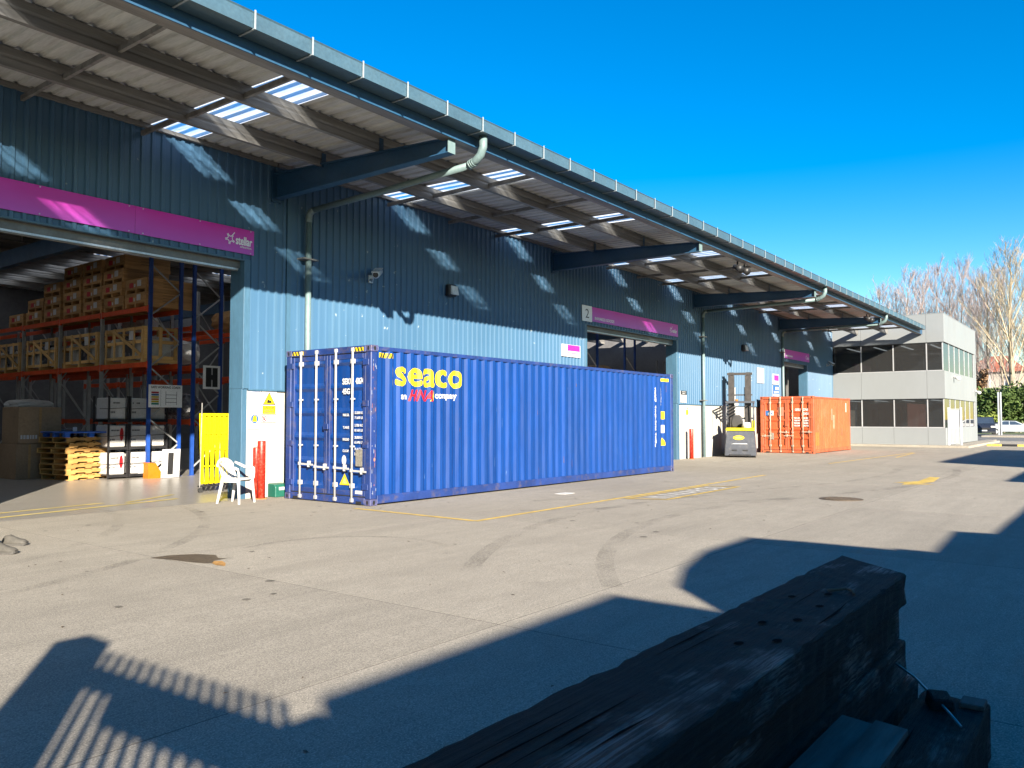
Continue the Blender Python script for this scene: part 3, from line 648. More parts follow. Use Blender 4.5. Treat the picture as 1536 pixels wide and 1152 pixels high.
for cx, cy, r, a0, a1, w in ((2.5, -14.5, 9.6, 62, 128, .20), (2.5, -14.5, 11.0, 60, 124, .20), (-9.5, 4.5, 6.5, -75, -12, .16), (-9.5, 4.5, 7.7, -72, -14, .16), (14, 14, 21, -128, -78, .22), (14, 14, 19.4, -126, -80, .22), (-3.6, -3.4, 1.25, -60, 150, .10)): tyre(arc(cx, cy, r, a0, a1, w))
rd = random.Random(21)
for k in range(26):
    x, y = (rd.uniform(-7, 9), rd.uniform(-6.3, -1.)) if k % 3 else (rd.uniform(-5, -.5), rd.uniform(-1, 2.5))
    if x > -.3 and y > -.3: continue
    r_ = rd.uniform(.015, .07); q_ = [(x+r_*rd.uniform(.6, 1.1)*math.cos(t*.7), y+r_*rd.uniform(.6, 1.1)*math.sin(t*.7)) for t in range(9)]
    MB().add([(a, b, .003) for a, b in q_], [tuple(range(9))]).build('oil_drip', 'drip', ground, fix=False)
mh = thing('manhole_cover', 'round rusty manhole cover set in the yard concrete', 'manhole cover', (6.45, -6.32, 0))
MB().tube([(6.45, -6.32, -.02), (6.45, -6.32, .008)], .40, 32).build('frame', 'iron', mh)
lid = MB().tube([(6.45, -6.32, -.01), (6.45, -6.32, .013)], .335, 32).build('lid', 'iron', mh)
for k in range(-3, 4):
    w = math.sqrt(.31**2-(k*.08)**2); MB().box(6.45-w, 6.45+w, -6.335+k*.08, -6.305+k*.08, .012, .019).build('tread_bar', 'iron', lid)
hb = thing('manhole_cover', 'small faded pale square cover in front of the blue container side', 'manhole cover', (4.2, -1.35, 0)); MB().box(4.0, 4.4, -1.5, -1.25, -.01, .005).build('lid', 'line_white', hb, bevel=.002)

# ------------------------------------------------------------------ shipping containers
def side_prof(x0, x1, per=.278, amp=.036):
    pts = [(x0, 0.)]; n = int((x1-x0-.1)/per); s = x0+((x1-x0)-n*per)/2
    for k in range(n):
        a = s+k*per; pts += [(a, 0), (a+.068, amp), (a+.138, amp), (a+.206, 0)]
    pts.append((x1, 0)); return pts
def prof_at(pts, x):
    for (a, u), (b, v) in zip(pts[:-1], pts[1:]):
        if a <= x <= b and b > a: return u+(v-u)*(x-a)/(b-a)
    return 0.
def conform(name, verts, faces, prof, mat, parent, z0, y0=.012, d=.0025):
    bm = bmesh.new(); vs = [bm.verts.new((x, 0, z)) for x, z in verts]
    for f in faces:
        try: bm.faces.new([vs[i] for i in f])
        except ValueError: pass
    lo = min(v[0] for v in verts); hi = max(v[0] for v in verts)
    for x, _ in prof:
        if lo < x < hi: bmesh.ops.bisect_plane(bm, geom=bm.verts[:]+bm.edges[:]+bm.faces[:], plane_co=(x, 0, 0), plane_no=(1, 0, 0), dist=1e-4)
    bm.verts.ensure_lookup_table(); ix = {v: i for i, v in enumerate(bm.verts)}
    V = [(v.co.x, y0+prof_at(prof, v.co.x)-d, v.co.z) for v in bm.verts]; F = [tuple(ix[v] for v in f.verts) for f in bm.faces]; bm.free()
    return V, F
def container(root, L, H, body, frame, cast, rod, per=.278):
    W = 2.438; ox, oy = root.location.x, root.location.y
    def T(mb): mb.v = [(x+ox, y+oy, z) for x, y, z in mb.v]; return mb
    def B(mb, name, mat, parent=root, **k): return T(mb).build(name, mat, parent, **k)
    hc = .118
    for x in (0, L):
        for y in (0, W):
            sx = 1 if x == 0 else -1; sy = 1 if y == 0 else -1
            p = B(MB().box(min(x+sx*.006, x+sx*.16), max(x+sx*.006, x+sx*.16), min(y+sy*.006, y+sy*.15), max(y+sy*.006, y+sy*.15), hc, H-hc), 'corner_post', frame, bevel=.012)
            for z in (0, H-hc):
                c = B(MB().box(min(x, x+sx*.178), max(x, x+sx*.178), min(y, y+sy*.162), max(y, y+sy*.162), z, z+hc), 'corner_casting', cast, bevel=.01)
                B(MB().prism([(x+sx*.09+.03*a, z+.059+.042*b) for a, b in ell(0, 0, 1, 1, 12)], 1, y-sy*.0015, y+sy*.02), 'casting_hole', 'black_print', c)
                B(MB().prism([(y+sy*.08+.025*a, z+.059+.042*b) for a, b in ell(0, 0, 1, 1, 12)], 0, x-sx*.0015, x+sx*.02), 'casting_hole', 'black_print', c)
    prof = side_prof(.16, L-.16, per)
    for y, s in ((0, 1), (W, -1)):
        B(MB().strip(prof, lambda p: (p[0], y+s*(.012+p[1]), .17), lambda p: (p[0], y+s*(.012+p[1]), H-.09)), 'side_panel', body, fix=False)
        B(MB().box(.178, L-.178, min(y+s*.008, y+s*.06), max(y+s*.008, y+s*.06), H-.095, H-.02), 'top_rail', frame, bevel=.008)
        B(MB().box(.178, L-.178, min(y+s*.004, y+s*.06), max(y+s*.004, y+s*.06), .03, .185), 'bottom_rail', frame, bevel=.008)
    rp = side_prof(.17, L-.17, .21, .02)
    B(MB().strip(rp, lambda p: (p[0], .05, H-.055+p[1]), lambda p: (p[0], W-.05, H-.055+p[1])), 'roof', body, fix=False)
    B(MB().box(.1, L-.1, .05, W-.05, .10, .15), 'floor', 'inside_dark')
    ep = side_prof(.16, W-.16, .25, .04)
    B(MB().strip(ep, lambda p: (L-.015-p[1], p[0], .17), lambda p: (L-.015-p[1], p[0], H-.1)), 'end_panel', body, fix=False)
    for z0, z1 in ((.02, .15), (H-.11, H-.01)): B(MB().box(L-.1, L-.005, .162, W-.162, z0, z1), 'end_rail', frame, bevel=.008)
    B(MB().box(.0, .14, .162, W-.162, H-.125, H-.004), 'door_header', frame, bevel=.01)
    sill = B(MB().box(.004, .16, .162, W-.162, .015, .14), 'door_sill', frame, bevel=.01)
    zb, zt_ = .16, H-.14; n = 5; ph = (zt_-zb)/n
    for k, (y0, y1) in enumerate(((.165, W/2-.006), (W/2+.006, W-.165))):
        # horizontal swages pressed into each leaf
        zp = [(zb, .035), (zb+.12, .035)]
        for i in range(n):
            a = zb+.15+i*(zt_-zb-.26)/n; h = (zt_-zb-.26)/n
            zp += [(a, .035), (a+.06, .075), (a+h-.10, .075), (a+h-.04, .035)]
        zp += [(zt_, .035)]
        d = B(MB().strip(zp, lambda p: (p[1], y0+.07, p[0]), lambda p: (p[1], y1-.07, p[0])), 'door', body, fix=False)
        for a, b in ((y0, y0+.075), (y1-.075, y1)): B(MB().box(.022, .09, a, b, zb, zt_), 'door_stile', frame, d, bevel=.006)
        for a, b in ((zb, zb+.09), (zt_-.09, zt_)): B(MB().box(.024, .09, y0+.075, y1-.075, a, b), 'door_rail', frame, d, bevel=.006)
        for y in (y0-.006, y1+.006) : B(MB().box(.03, .05, y-.006, y+.006, zb, zt_), 'gasket', 'rubber', d)
        B(MB().box(.03, .05, y0, y1, zb-.012, zb), 'gasket', 'rubber', d); B(MB().box(.03, .05, y0, y1, zt_, zt_+.012), 'gasket', 'rubber', d)
        hy = y0 if k == 0 else y1; s = -1 if k == 0 else 1
        for i in range(4):
            z = zb+.12+i*(zt_-zb-.34)/3; B(MB().box(-.004, .03, min(hy-s*.06, hy+s*.1), max(hy-s*.06, hy+s*.1), z, z+.11), 'hinge', frame, d, bevel=.006)
        for q, fy in enumerate((.30, .74) if k == 0 else (.26, .70)):
            y = y0+(y1-y0)*fy
            rdo = B(MB().tube([(-.012, y, .06), (-.012, y, H-.05)], .021, 10), 'locking_bar', rod, d, smooth=True)
            for z in (zb+.14, H*.36, H*.66, zt_-.18): B(MB().box(-.018, .036, y-.03, y+.055, z, z+(.085 if z in (zb+.14, zt_-.18) else .03)), 'bar_guide', rod, rdo, bevel=.004)
            for z in (.045, H-.1): B(MB().box(-.03, .02, y-.035, y+.035, z, z+.07), 'cam', rod, rdo, bevel=.008)
            zh = .62+.04*(q+k) if H > 2.7 else (.80 if q else .98)-.02*k
            g = -1 if (q == 1 and k == 0) or (q == 1 and k == 1) else -1
            g = 1 if H > 2.7 else (1 if q == 0 else -1)
            hd = B(MB().bar((-.03, y, zh), (-.03, y-g*.40, zh-.01), .012, .035), 'handle', rod, rdo)
            B(MB().box(-.04, .035, y-g*.26-.018, y-g*.26+.018, zh-.06, zh+.06), 'handle_catch', rod, rdo, bevel=.008)
            B(MB().box(-.04, -.008, y-.034, y+.034, zh-.034, zh+.034), 'handle_hub', rod, rdo, bevel=.01)
    B(MB().box(-.02, .03, W/2-.07, W/2+.07, H*.47, H*.47+.11), 'lock_box', frame, bevel=.008)
    for y in (.24, W-.40): B(MB().box(-.0015, .05, y, y+.14, .012, .07), 'sill_pocket', 'black_print', sill)
    return prof, B

HB = 2.896
cb = thing('shipping_container', 'long blue high cube shipping container with yellow lettering parked along the wall', 'container', (0, 0, 0))
prof, B = container(cb, 12.192, HB, 'container_blue', 'container_frame', 'casting_blue', 'galv_rod')
def side_text(s, size, x, z, mat, bold, shear=0., width=None, name='lettering'):
    vs, fs = text2d(s, size, shear, width); mb = MB()
    for i, (dx, dz) in enumerate(strokes(bold)): mb.add(*conform(name, [(x+a+dx, z+b+dz) for a, b in vs], fs, prof, mat, cb, z, .012, .0025+.0004*i))
    return mb.build(name, mat, cb, fix=False)
side_text('seaco', .70, .66, 2.19, 'yellow_print', .021, 0, 1.86)
side_text('an', .17, .77, 1.93, 'white_paint', .006, 0, .17); side_text('HNA', .30, .98, 1.905, 'red_print', .009, .35, .66); side_text('company', .17, 1.74, 1.93, 'white_paint', .006, 0, .62)
V, F = conform('l', [(1.56, 1.90), (1.66, 1.92), (1.69, 2.09), (1.66, 2.12), (1.63, 2.0)], [(0, 1, 2, 3, 4)], prof, '', cb, 0, .012, .004); MB().add(V, F).build('lettering', 'yellow_print', cb, fix=False)
def side_poly(poly, mat, d=.003, name='decal'):
    V, F = conform(name, poly, [tuple(range(len(poly)))], prof, mat, cb, 0, .012, d); return MB().add(V, F).build(name, mat, cb, fix=False)
def q4(x0, x1, z0, z1): return [(x0, z0), (x1, z0), (x1, z1), (x0, z1)]
side_poly(q4(.20, .58, HB-.22, HB-.13), 'yellow_print', .0025, 'height_marking')
for k in range(4): side_poly([(.22+.09*k, HB-.22), (.26+.09*k, HB-.22), (.30+.09*k, HB-.13), (.26+.09*k, HB-.13)], 'black_print', .004, 'height_marking')
side_poly(q4(11.45, 11.9, HB-.24, HB-.15), 'yellow_print', .0025, 'height_marking')
for k, c in enumerate('SEKU436742545G1'): side_text(c, .13, 11.02, 2.37-.105*k-(.09 if k > 3 else 0)-(.05 if k > 10 else 0), 'white_paint', .006)
for k in range(6): side_text('SEKU43'[k], .1, 11.42, 2.4-.09*k, 'white_paint', .004)
side_poly(q4(11.38, 11.62, 1.55, 1.78), 'yellow_print'); side_poly(q4(11.4, 11.6, 1.15, 1.38), 'white_paint'); side_poly([(11.36, .78), (11.74, .78), (11.5, 1.02)], 'yellow_print')
# markings on the right-hand door leaf (u runs towards -Y as seen from the front)
def dtext(s, size, y, z, bold=.003, width=None, mat='white_paint', root=cb, x0=.0, shear=0.):
    return lettering('lettering', s, size, (root.location.x+x0+.0325, root.location.y+y, z), (0, -1, 0), PZ, mat, root, bold, shear, width)
dk = [('SEKU', .15, .80, 2.20, .28), ('436742', .15, .44, 2.20, .25), ('5', .15, .185, 2.20, .07), ('45G1', .14, .80, 2.02, .24)]
def flatdoor(poly, mat, x, root=cb, name='decal'): return flat(name, poly, (root.location.x+x, root.location.y, 0), PY, PZ, mat, root)
for s, sz, y, z, w in dk: dtext(s, sz, y, z, .006, w)
def two(label, a, b, z):
    dtext(label, .065, .78, z+.03, .002, .17); dtext(a, .065, .46, z+.07, .002, .25); dtext(b, .065, .46, z-.02, .002, .25)
two('MAX.GR.', '32.500 KGS', '71.650 LBS', 1.58); two('TARE', '3.700 KGS', '8.160 LBS', 1.35); two('PAYLOAD', '28.800 KGS', '63.490 LBS', 1.13); two('CU.CAP.', '76.4 CU.M.', '2.700 CU.FT', .92)
flatdoor([(y, z) for y, z in ell(.74, .80, .06, .09)], 'white_paint', .031); 
flatdoor([(.58, .345), (.86, .345), (.72, .56)], 'yellow_print', .0305, name='warning_triangle'); flatdoor([(.63, .37), (.79, .37), (.72, .50)], 'line_yellow', .0295)
MB().box(.024, .034, .22, .42, .70, 1.0).build('data_plate', 'data_plate', cb); MB().box(.02, .03, .24, .42, .2, .26).build('plate', 'white_paint', cb)
for y0 in (.2, 1.9):
    flatdoor([(y0, HB-.105), (y0+.34, HB-.105), (y0+.34, HB-.03), (y0, HB-.03)], 'yellow_print', -.0015, name='height_marking')
    for k in range(4): flatdoor([(y0+.02+.085*k, HB-.105), (y0+.055+.085*k, HB-.105), (y0+.09+.085*k, HB-.03), (y0+.055+.085*k, HB-.03)], 'black_print', -.003, name='height_marking')
rn = random.Random(5)
for k in range(26):      # chips and scrapes in the paint of the near post and rails
    z = rn.uniform(.2, 2.6); h = rn.uniform(.01, .09); x = rn.uniform(.02, .14); MB().add([(x, .0045, z), (x+.008, .0045, z), (x+.006, .0045, z+h), (x+.001, .0045, z+h)], [(0, 1, 2, 3)]).build('scrape', 'tin' if k % 3 else 'pink_patch', cb, fix=False)
for k in range(34):      # scuffs and rust weeps on the long side
    x = rn.uniform(.4, 11.8); z = rn.choice((rn.uniform(.25, .7), rn.uniform(.3, 2.4))); h = rn.uniform(.03, .22); w = rn.uniform(.004, .014)
    side_poly([(x, z), (x+w, z+.01), (x+w*.7, z+h), (x+w*.2, z+h*.9)], ('scuff', 'scuff', 'rust_run')[k % 3], .0035, 'scrape')
flat('scrape', ell(.10, .83, .02, .035), (0, .0042, 0), PX, PZ, 'pink_patch', cb)

co = thing('shipping_container', 'short weathered orange shipping container with pale locking bars beside the forklift', 'container', (26.93, .31, 0))
HO = 2.591
prof_o, BO = container(co, 6.058, HO, 'container_orange', 'container_orange_frame', 'container_orange_frame', 'pale_rod')
def dto(s, size, y, z, w): return dtext(s, size, y, z, .006, w, 'white_paint', co)
dto('GESU', .15, .84, 1.93, .24); dto('276183 7', .15, .47, 1.93, .42); dto('22G1', .14, .47, 1.75, .22)
for k in range(4): dto(['MAX.GR', 'TARE WT', 'PAYLOAD', 'CU.CAP'][k], .09, .88, 1.57-.115*k, .25); dto(['30.480 KG', '2.200 KG', '28.280 KG', '33.2 CUM'][k], .09, .46, 1.57-.115*k, .3)
flatdoor([(2.0, 1.72), (2.24, 1.72), (2.24, 1.94), (2.0, 1.94)], 'blue_print', .031, co); 
flatdoor([(1.82, 1.72), (2.0, 1.72), (2.0, 1.94), (1.82, 1.94)], 'white_paint', .031, co); flatdoor([(y, z) for y, z in ell(2.0, 1.80, .08, .075)], 'white_paint', .0295, co); flatdoor([(1.86, 1.78), (1.95, 1.78), (1.93, 1.87)], 'blue_print', .028, co)
MB().box(26.95, 26.965, .31+1.82, .31+2.02, .62, .92).build('data_plate', 'data_plate', co)
flatdoor([(1.35, 1.70), (1.62, 1.70), (1.62, 2.1), (1.35, 2.1)], 'pink_patch', .0325, co, 'paint_patch')
def oside(poly, mat):
    V, F = conform('p', [(x, z) for x, z in poly], [tuple(range(len(poly)))], prof_o, mat, co, 0, .012, .003); MB().add([(x+26.93, y+.31, z) for x, y, z in V], F).build('paint_patch', mat, co, fix=False)
for x0, x1, z0, z1, m_ in ((.35, .85, .35, .95, 'orange_patch'), (3.0, 3.4, 1.1, 1.75, 'pink_patch'), (2.75, 2.95, 1.5, 2.05, 'pink_patch'), (4.35, 4.75, .75, 1.1, 'container_orange_frame'), (5.55, 5.62, 1.5, 2.3, 'pink_patch'), (5.35, 5.42, 1.9, 2.35, 'white_paint')): oside(q4(x0, x1, z0, z1), m_)

# ------------------------------------------------------------------ bollards, chair, barrier, bait station
def bollard(x, y, r, h, label):
    t = thing('bollard', label, 'bollard', (x, y, 0))
    MB().tube([(x, y, -.01), (x, y, h-.015), (x, y, h)], [r, r, r*.93], 20).build('post', 'bollard_red', t, True)
    MB().tube([(x, y, -.005), (x, y, .012)], r*1.5, 20).build('footing', 'rust_stain', t)
bollard(-.325, 2.74, .078, 1.13, 'taller red steel bollard in front of the white safety notices'); bollard(-.33, 2.90, .066, 1.0, 'shorter red pipe tucked behind the taller red bollard')
bollard(19.35, 2.72, .085, 1.17, 'lone red steel bollard between inwards door and grey forklift')
ch = thing('plastic_chair', 'white moulded plastic armchair at the corner of the loading door', 'chair', (0, 0, 0))
def pl(mb, n, bevel=.006): return mb.build(n, 'plastic_white', ch, bevel=bevel)
MB().loft([[(x, y, .42+.012*math.cos(3*x)) for x, y in ((-.22, -.24), (.24, -.26), (.27, -.2), (.27, .2), (.24, .26), (-.22, .24))], [(x, y, .445+.012*math.cos(3*x)) for x, y in ((-.22, -.24), (.24, -.26), (.27, -.2), (.27, .2), (.24, .26), (-.22, .24))]]).build('seat', 'plastic_white', ch)
rows = []
for k in range(7):          # curved back with a rounded top
    a = R(-62+124*k/6); rows.append((-.20-.10*math.cos(a)+.06, .27*math.sin(a)*1.08))
slat = MB()
for k in range(6):
    (xa, ya), (xb, yb) = rows[k], rows[k+1]; top = .80-.10*abs((k-2.5)/2.5)**2
    g = .010
    fa, fb = (.5+.5*0), 1
    p0 = Vector((xa, ya, 0)).lerp(Vector((xb, yb, 0)), .14); p1 = Vector((xa, ya, 0)).lerp(Vector((xb, yb, 0)), .86)
    lean = -.13
    q = [(p0.x, p0.y, .43), (p1.x, p1.y, .43), (p1.x+lean, p1.y*1.05, top), (p0.x+lean, p0.y*1.05, top)]; n = Vector((.012, 0, 0))
    MB().add([Vector(z) for z in q]+[Vector(z)+n for z in q], [(0,1,2,3),(7,6,5,4),(0,4,5,1),(1,5,6,2),(2,6,7,3),(3,7,4,0)]).build('back_slat', 'plastic_white', ch)
top = [(rows[k][0]-.135, rows[k][1]*1.05, .795-.10*abs((k-3)/3)**2) for k in range(7)]
MB().tube([(top[0][0], top[0][1], .66)]+top+[(top[6][0], top[6][1], .66)], .026, 8).build('back_rim', 'plastic_white', ch, True)
for s in (-1, 1):
    MB().tube([(-.26, s*.27, .73), (-.14, s*.29, .69), (.0, s*.30, .645), (.2, s*.30, .64), (.26, s*.29, .62), (.275, s*.28, .55), (.27, s*.27, .44)], [.024, .028, .03, .03, .028, .024, .024], 8).build('armrest', 'plastic_white', ch, True)
    MB().loft([[(.27, s*.27, .45), (.22, s*.27, .45), (.22, s*.22, .45), (.27, s*.22, .45)], [(.315, s*.295, 0), (.28, s*.295, 0), (.28, s*.26, 0), (.315, s*.26, 0)]]).build('leg', 'plastic_white', ch)
    MB().loft([[(-.17, s*.25, .47), (-.23, s*.25, .47), (-.23, s*.19, .47), (-.17, s*.19, .47)], [(-.30, s*.285, 0), (-.335, s*.285, 0), (-.335, s*.25, 0), (-.30, s*.25, 0)]]).build('leg', 'plastic_white', ch)
    MB().box(-.2, .25, s*.245-.012, s*.245+.012, .385, .43).build('apron', 'plastic_white', ch)
ch.location = (-1.08, 2.44, 0); ch.rotation_euler = (0, 0, R(-72)); ch.scale = (.80, .80, 1.02)
yb = thing('expanding_barrier', 'folded bright yellow concertina safety barrier on castors inside the door', 'barrier', (.2, 4.9, 0))
n = 15
for k in range(n):
    x = -.27+k*.85/(n-1); y = 4.9+.03*(k % 2)
    MB().bar((x-.03, y, .17), (x+.025, y, 1.68), .034, .012, (0, 1, 0)).build('slat', 'barrier_yellow', yb)
    MB().bar((x+.03, y+.05, .17), (x-.025, y+.05, 1.68), .034, .012, (0, 1, 0)).build('slat', 'barrier_yellow', yb)
for z in (.2, .55, .9, 1.25, 1.64): MB().bar((-.29, 4.92, z), (.62, 4.92, z), .02, .03).build('pivot_bar', 'barrier_yellow', yb)
for x in (-.3, .2, .64):
    MB().tube([(x, 4.9, .14), (x, 4.9, .22)], .012, 8).build('stem', 'galvanised', yb)
    MB().tube([(x, 4.87, .05), (x, 4.91, .05)], .05, 14).build('castor', 'rubber', yb)
MB().bar((-.33, 4.92, .13), (.66, 4.92, .13), .05, .03).build('base_rail', 'black_steel', yb); MB().tube([(-.31, 4.9, .1), (-.28, 4.9, 1.9)], .012, 6).build('post', 'galvanised', yb)
bs = thing('bait_station', 'small green box on the ground against white wall beside container', 'box', (.2, 2.85, 0))
MB().prism([(2.72, 0), (2.72, .2), (2.76, .25), (2.98, .27), (2.98, 0)], 0, .0, .34).build('case', 'bait_green', bs, bevel=.012)
MB().box(.08, .27, 2.715, 2.721, .14, .2).build('label_plate', 'white_paint', bs)

# ------------------------------------------------------------------ reach truck (faces +X, seen from behind)
fl = thing('forklift', 'grey and yellow reach truck with tall double mast parked facing the wall', 'forklift', (22, 1.7, 0))
FX, FY = 21.55, 1.70
def fp(mb, name, mat, parent=fl, **k): mb.v = [(x+FX, y+FY, z) for x, y, z in mb.v]; return mb.build(name, mat, parent, **k)
body = fp(MB().loft([[(0, -.62, .06), (0, .62, .06), (1.25, .62, .06), (1.25, -.62, .06)], [(0, -.60, .40), (0, .60, .40), (1.25, .60, .40), (1.25, -.60, .40)], [(.06, -.53, 1.08), (.06, .53, 1.08), (1.2, .56, 1.08), (1.2, -.56, 1.08)]]), 'body', 'truck_grey', bevel=.03)
fp(MB().loft([[(.03, -.57, 1.08), (.03, .57, 1.08), (1.1, .57, 1.08), (1.1, -.57, 1.08)], [(.05, -.55, 1.20), (.05, .55, 1.20), (1.1, .55, 1.20), (1.1, -.55, 1.20)]]), 'hood', 'truck_yellow', bevel=.02)
fp(MB().prism([(.75, 1.2), (1.25, 1.2), (1.25, 1.5), (1.15, 1.5)], 1, -.56, -.44), 'side_console', 'truck_yellow', bevel=.01)
def ft(poly, mat, x, name='decal'): return flat(name, poly, (FX+x, FY, 0), (0, -1, 0), PZ, mat, body)
def fz(z): return .06*max(0, (z-.4))/.68
flat('badge', [(a, b) for a, b in ell(0, .80, .22, .09)], (FX+fz(.80)-.014, FY+.05, 0), (0, -1, 0), (.085, 0, 1), 'yellow_print', body).location.x -= .068
flat('badge', [(a, b) for a, b in ell(0, .80, .15, .045)], (FX+fz(.80)-.016, FY+.05, 0), (0, -1, 0), (.085, 0, 1), 'line_yellow', body).location.x -= .07
flat('stripe', [(-.36, .545), (.30, .545), (.25, .575), (-.2, .575)], (FX+.002, FY, 0), (0, -1, 0), PZ, 'white_paint', body)
for y in (-.2, .22): fp(MB().box(-.012, .05, y-.1, y+.1, .26, .32), 'tow_slot', 'black_print', body)
fp(MB().box(-.03, .1, -.42, .42, .07, .13), 'rear_bumper', 'black_print', body)
for y in (-.60, .50): fp(MB().tube([(.22, y, .17), (.22, y+.10, .17)], .17, 20), 'wheel', 'rubber', smooth=False)
for y in (-.58, .46): fp(MB().box(1.2, 2.35, y, y+.12, .10, .28), 'outrigger', 'truck_grey', bevel=.01); fp(MB().tube([(2.2, y, .14), (2.2, y+.12, .14)], .14, 18), 'wheel', 'rubber')
fp(MB().loft([[(.55, -.05, 1.2), (.55, .35, 1.2), (.75, .35, 1.2), (.75, -.05, 1.2)], [(.50, -.12, 1.45), (.50, .38, 1.45), (.66, .38, 1.45), (.66, -.12, 1.45)], [(.45, -.02, 1.72), (.45, .30, 1.72), (.55, .30, 1.72), (.55, -.02, 1.72)]]), 'seat_back', 'seat_black', bevel=.05)
fp(MB().box(.6, 1.05, -.1, .38, 1.2, 1.32), 'seat', 'seat_black', bevel=.03)
fp(MB().tube([(.30, -.25, 1.2), (.30, -.25, 1.42)], [.19, .16], 14), 'control_dome', 'white_paint', smooth=True)
for y in (-.52, .54): fp(MB().tube([(.12, y, 1.18), (.10, y, 2.24)], .02, 8), 'guard_post', 'truck_grey', smooth=True)
for y in (-.52, .54): fp(MB().tube([(1.2, y, 1.1), (1.15, y, 2.3)], .03, 8), 'guard_post', 'truck_grey', smooth=True)
gd = fp(MB().box(.04, .10, -.56, .56, 2.2, 2.28), 'overhead_guard', 'truck_grey', bevel=.01)
for y in (-.53, -.32, -.1, .12, .34, .53): fp(MB().box(.1, 1.25, y-.02, y+.02, 2.22, 2.27), 'guard_bar', 'truck_grey', gd)
fp(MB().box(1.2, 1.26, -.56, .56, 2.24, 2.31), 'guard_bar', 'truck_grey', gd)
fp(MB().tube([(.15, .12, 2.28), (.15, .12, 2.36)], .06, 12), 'beacon', 'guard_orange', smooth=True); fp(MB().box(.02, .12, .05, .2, 2.1, 2.2), 'lamp', 'white_paint', bevel=.01)
for s in (-1, 1):
    y = s*.34+.05
    for dx, w, zt2, m_ in ((1.45, .25, 3.40, 'mast_grey'), (1.62, .18, 3.54, 'dark_frame')):
        fp(MB().prism([(FXx, FYy) for FXx, FYy in ((dx, y-w/2), (dx+.09, y-w/2), (dx+.09, y-w/2+.025), (dx+.02, y-w/2+.025), (dx+.02, y+w/2-.025), (dx+.09, y+w/2-.025), (dx+.09, y+w/2), (dx, y+w/2))], 2, .12, zt2), 'mast_channel', m_)
    fp(MB().tube([(1.57, y-s*.13, .3), (1.57, y-s*.13, 2.9)], .035, 10), 'lift_cylinder', 'galv_rod', smooth=True)
    fp(MB().tube([(1.6, y+s*.06, 1.0), (1.58, y+s*.1, 2.4), (1.6, y+s*.05, 3.4)], .012, 6), 'hose', 'rubber', smooth=True)
for z, h, m_ in ((3.42, .10, 'mast_grey'), (2.55, .05, 'mast_grey'), (1.55, .07, 'dark_frame'), (.5, .12, 'mast_grey')): fp(MB().box(1.52, 1.66, -.46, .56, z, z+h), 'cross_tie', m_)
for y in (-.36, .46): fp(MB().tube([(1.55, y-.05, 3.36), (1.55, y+.05, 3.36)], .07, 14), 'chain_wheel', 'dark_frame')
fp(MB().box(1.75, 1.82, -.45, .5, .35, 1.0), 'fork_carriage', 'dark_frame')
for y in (-.3, .32): fp(MB().add([(1.82, y-.06, .12), (1.82, y+.06, .12), (2.9, y+.05, .12), (2.9, y-.05, .12), (1.82, y-.06, .17), (1.82, y+.06, .17), (2.9, y+.05, .14), (2.9, y-.05, .14)], [(0,3,2,1),(4,5,6,7),(0,1,5,4),(1,2,6,5),(2,3,7,6),(3,0,4,7)]), 'fork', 'dark_frame'); fp(MB().box(1.78, 1.84, y-.06, y+.06, .12, .9), 'fork_heel', 'dark_frame')
fp(MB().box(.95, 1.0, -.66, -.63, .35, .95), 'side_rail', 'galv_rod'); fp(MB().box(.95, 1.35, -.66, -.63, .92, .95), 'side_rail', 'galv_rod')

fl.rotation_euler = (0, 0, R(19)); fl.location = (22.05, 1.80, 0)

# ------------------------------------------------------------------ pallet racking and stock behind the doors
def rack(name, label, x0, x1, yy, levels, htall, hlow, end_mat='rack_blue', mid_mat='rack_grey', group=None, depth_braces=True):
    r = thing(name, label, 'racking', (x0, yy[0], 0), group)
    for i, y in enumerate(yy):
        m_ = end_mat if i == 0 else mid_mat; h = htall if i == 0 else hlow
        for x in (x0, x1):
            u = MB().prism([(x-.045, y), (x+.045, y), (x+.045, y+.07), (x+.03, y+.07), (x+.03, y+.015), (x-.03, y+.015), (x-.03, y+.07), (x-.045, y+.07)], 2, 0, h).build('upright', m_, r)
            MB().box(x-.08, x+.08, y-.02, y+.1, 0, .008).build('foot_plate', m_, u)
        z = .2; k = 0; st = 1.25
        while z+st < h:
            a, b = (x0, x1) if k % 2 == 0 else (x1, x0)
            MB().bar((a, y+.04, z), (b, y+.04, z+st*.55 if i == 0 else z+st), .035, .035).build('brace', 'rack_grey', r)
            z += st*.55 if i == 0 else st; k += 1
    for z in levels:
        for a, b in zip(yy[:-1], yy[1:]):
            for x in (x0-.03, x1+.03):
                bm_ = MB().box(x-.022, x+.022, a+.05, b+.02, z-.13, z).build('beam', 'rack_orange', r, bevel=.006)
                for q in (a+.05, b-.06): MB().box(x-.03, x+.03, q, q+.06, z-.17, z+.02).build('beam_connector', 'rack_orange', bm_)
    return r
RX0, RX1 = 1.25, 2.12; YY = [9.85+2.6*i for i in range(6)]
rack('pallet_rack', 'pallet rack with blue end frame and orange beams holding crates beside the walkway', RX0, RX1, YY, (3.08, 4.58), 6.3, 4.62)
rack('pallet_rack', 'second pallet rack back to back behind the one with stacked crates', 2.52, 3.36, [9.85+2.6*i for i in range(5)], (1.55, 3.05, 4.15), 6.3, 5.6)
rack('pallet_rack', 'far pallet rack deep in the warehouse left of the cardboard boxes', -3.6, -2.7, [19+2.6*i for i in range(4)], (1.6, 3.2, 4.7), 6.0, 6.0, 'rack_grey')
rack('pallet_rack', 'far pallet rack at the rear of the warehouse beyond the cardboard boxes', -.9, 0., [20+2.6*i for i in range(3)], (1.6, 3.2, 4.7), 6.0, 6.0, 'rack_grey')
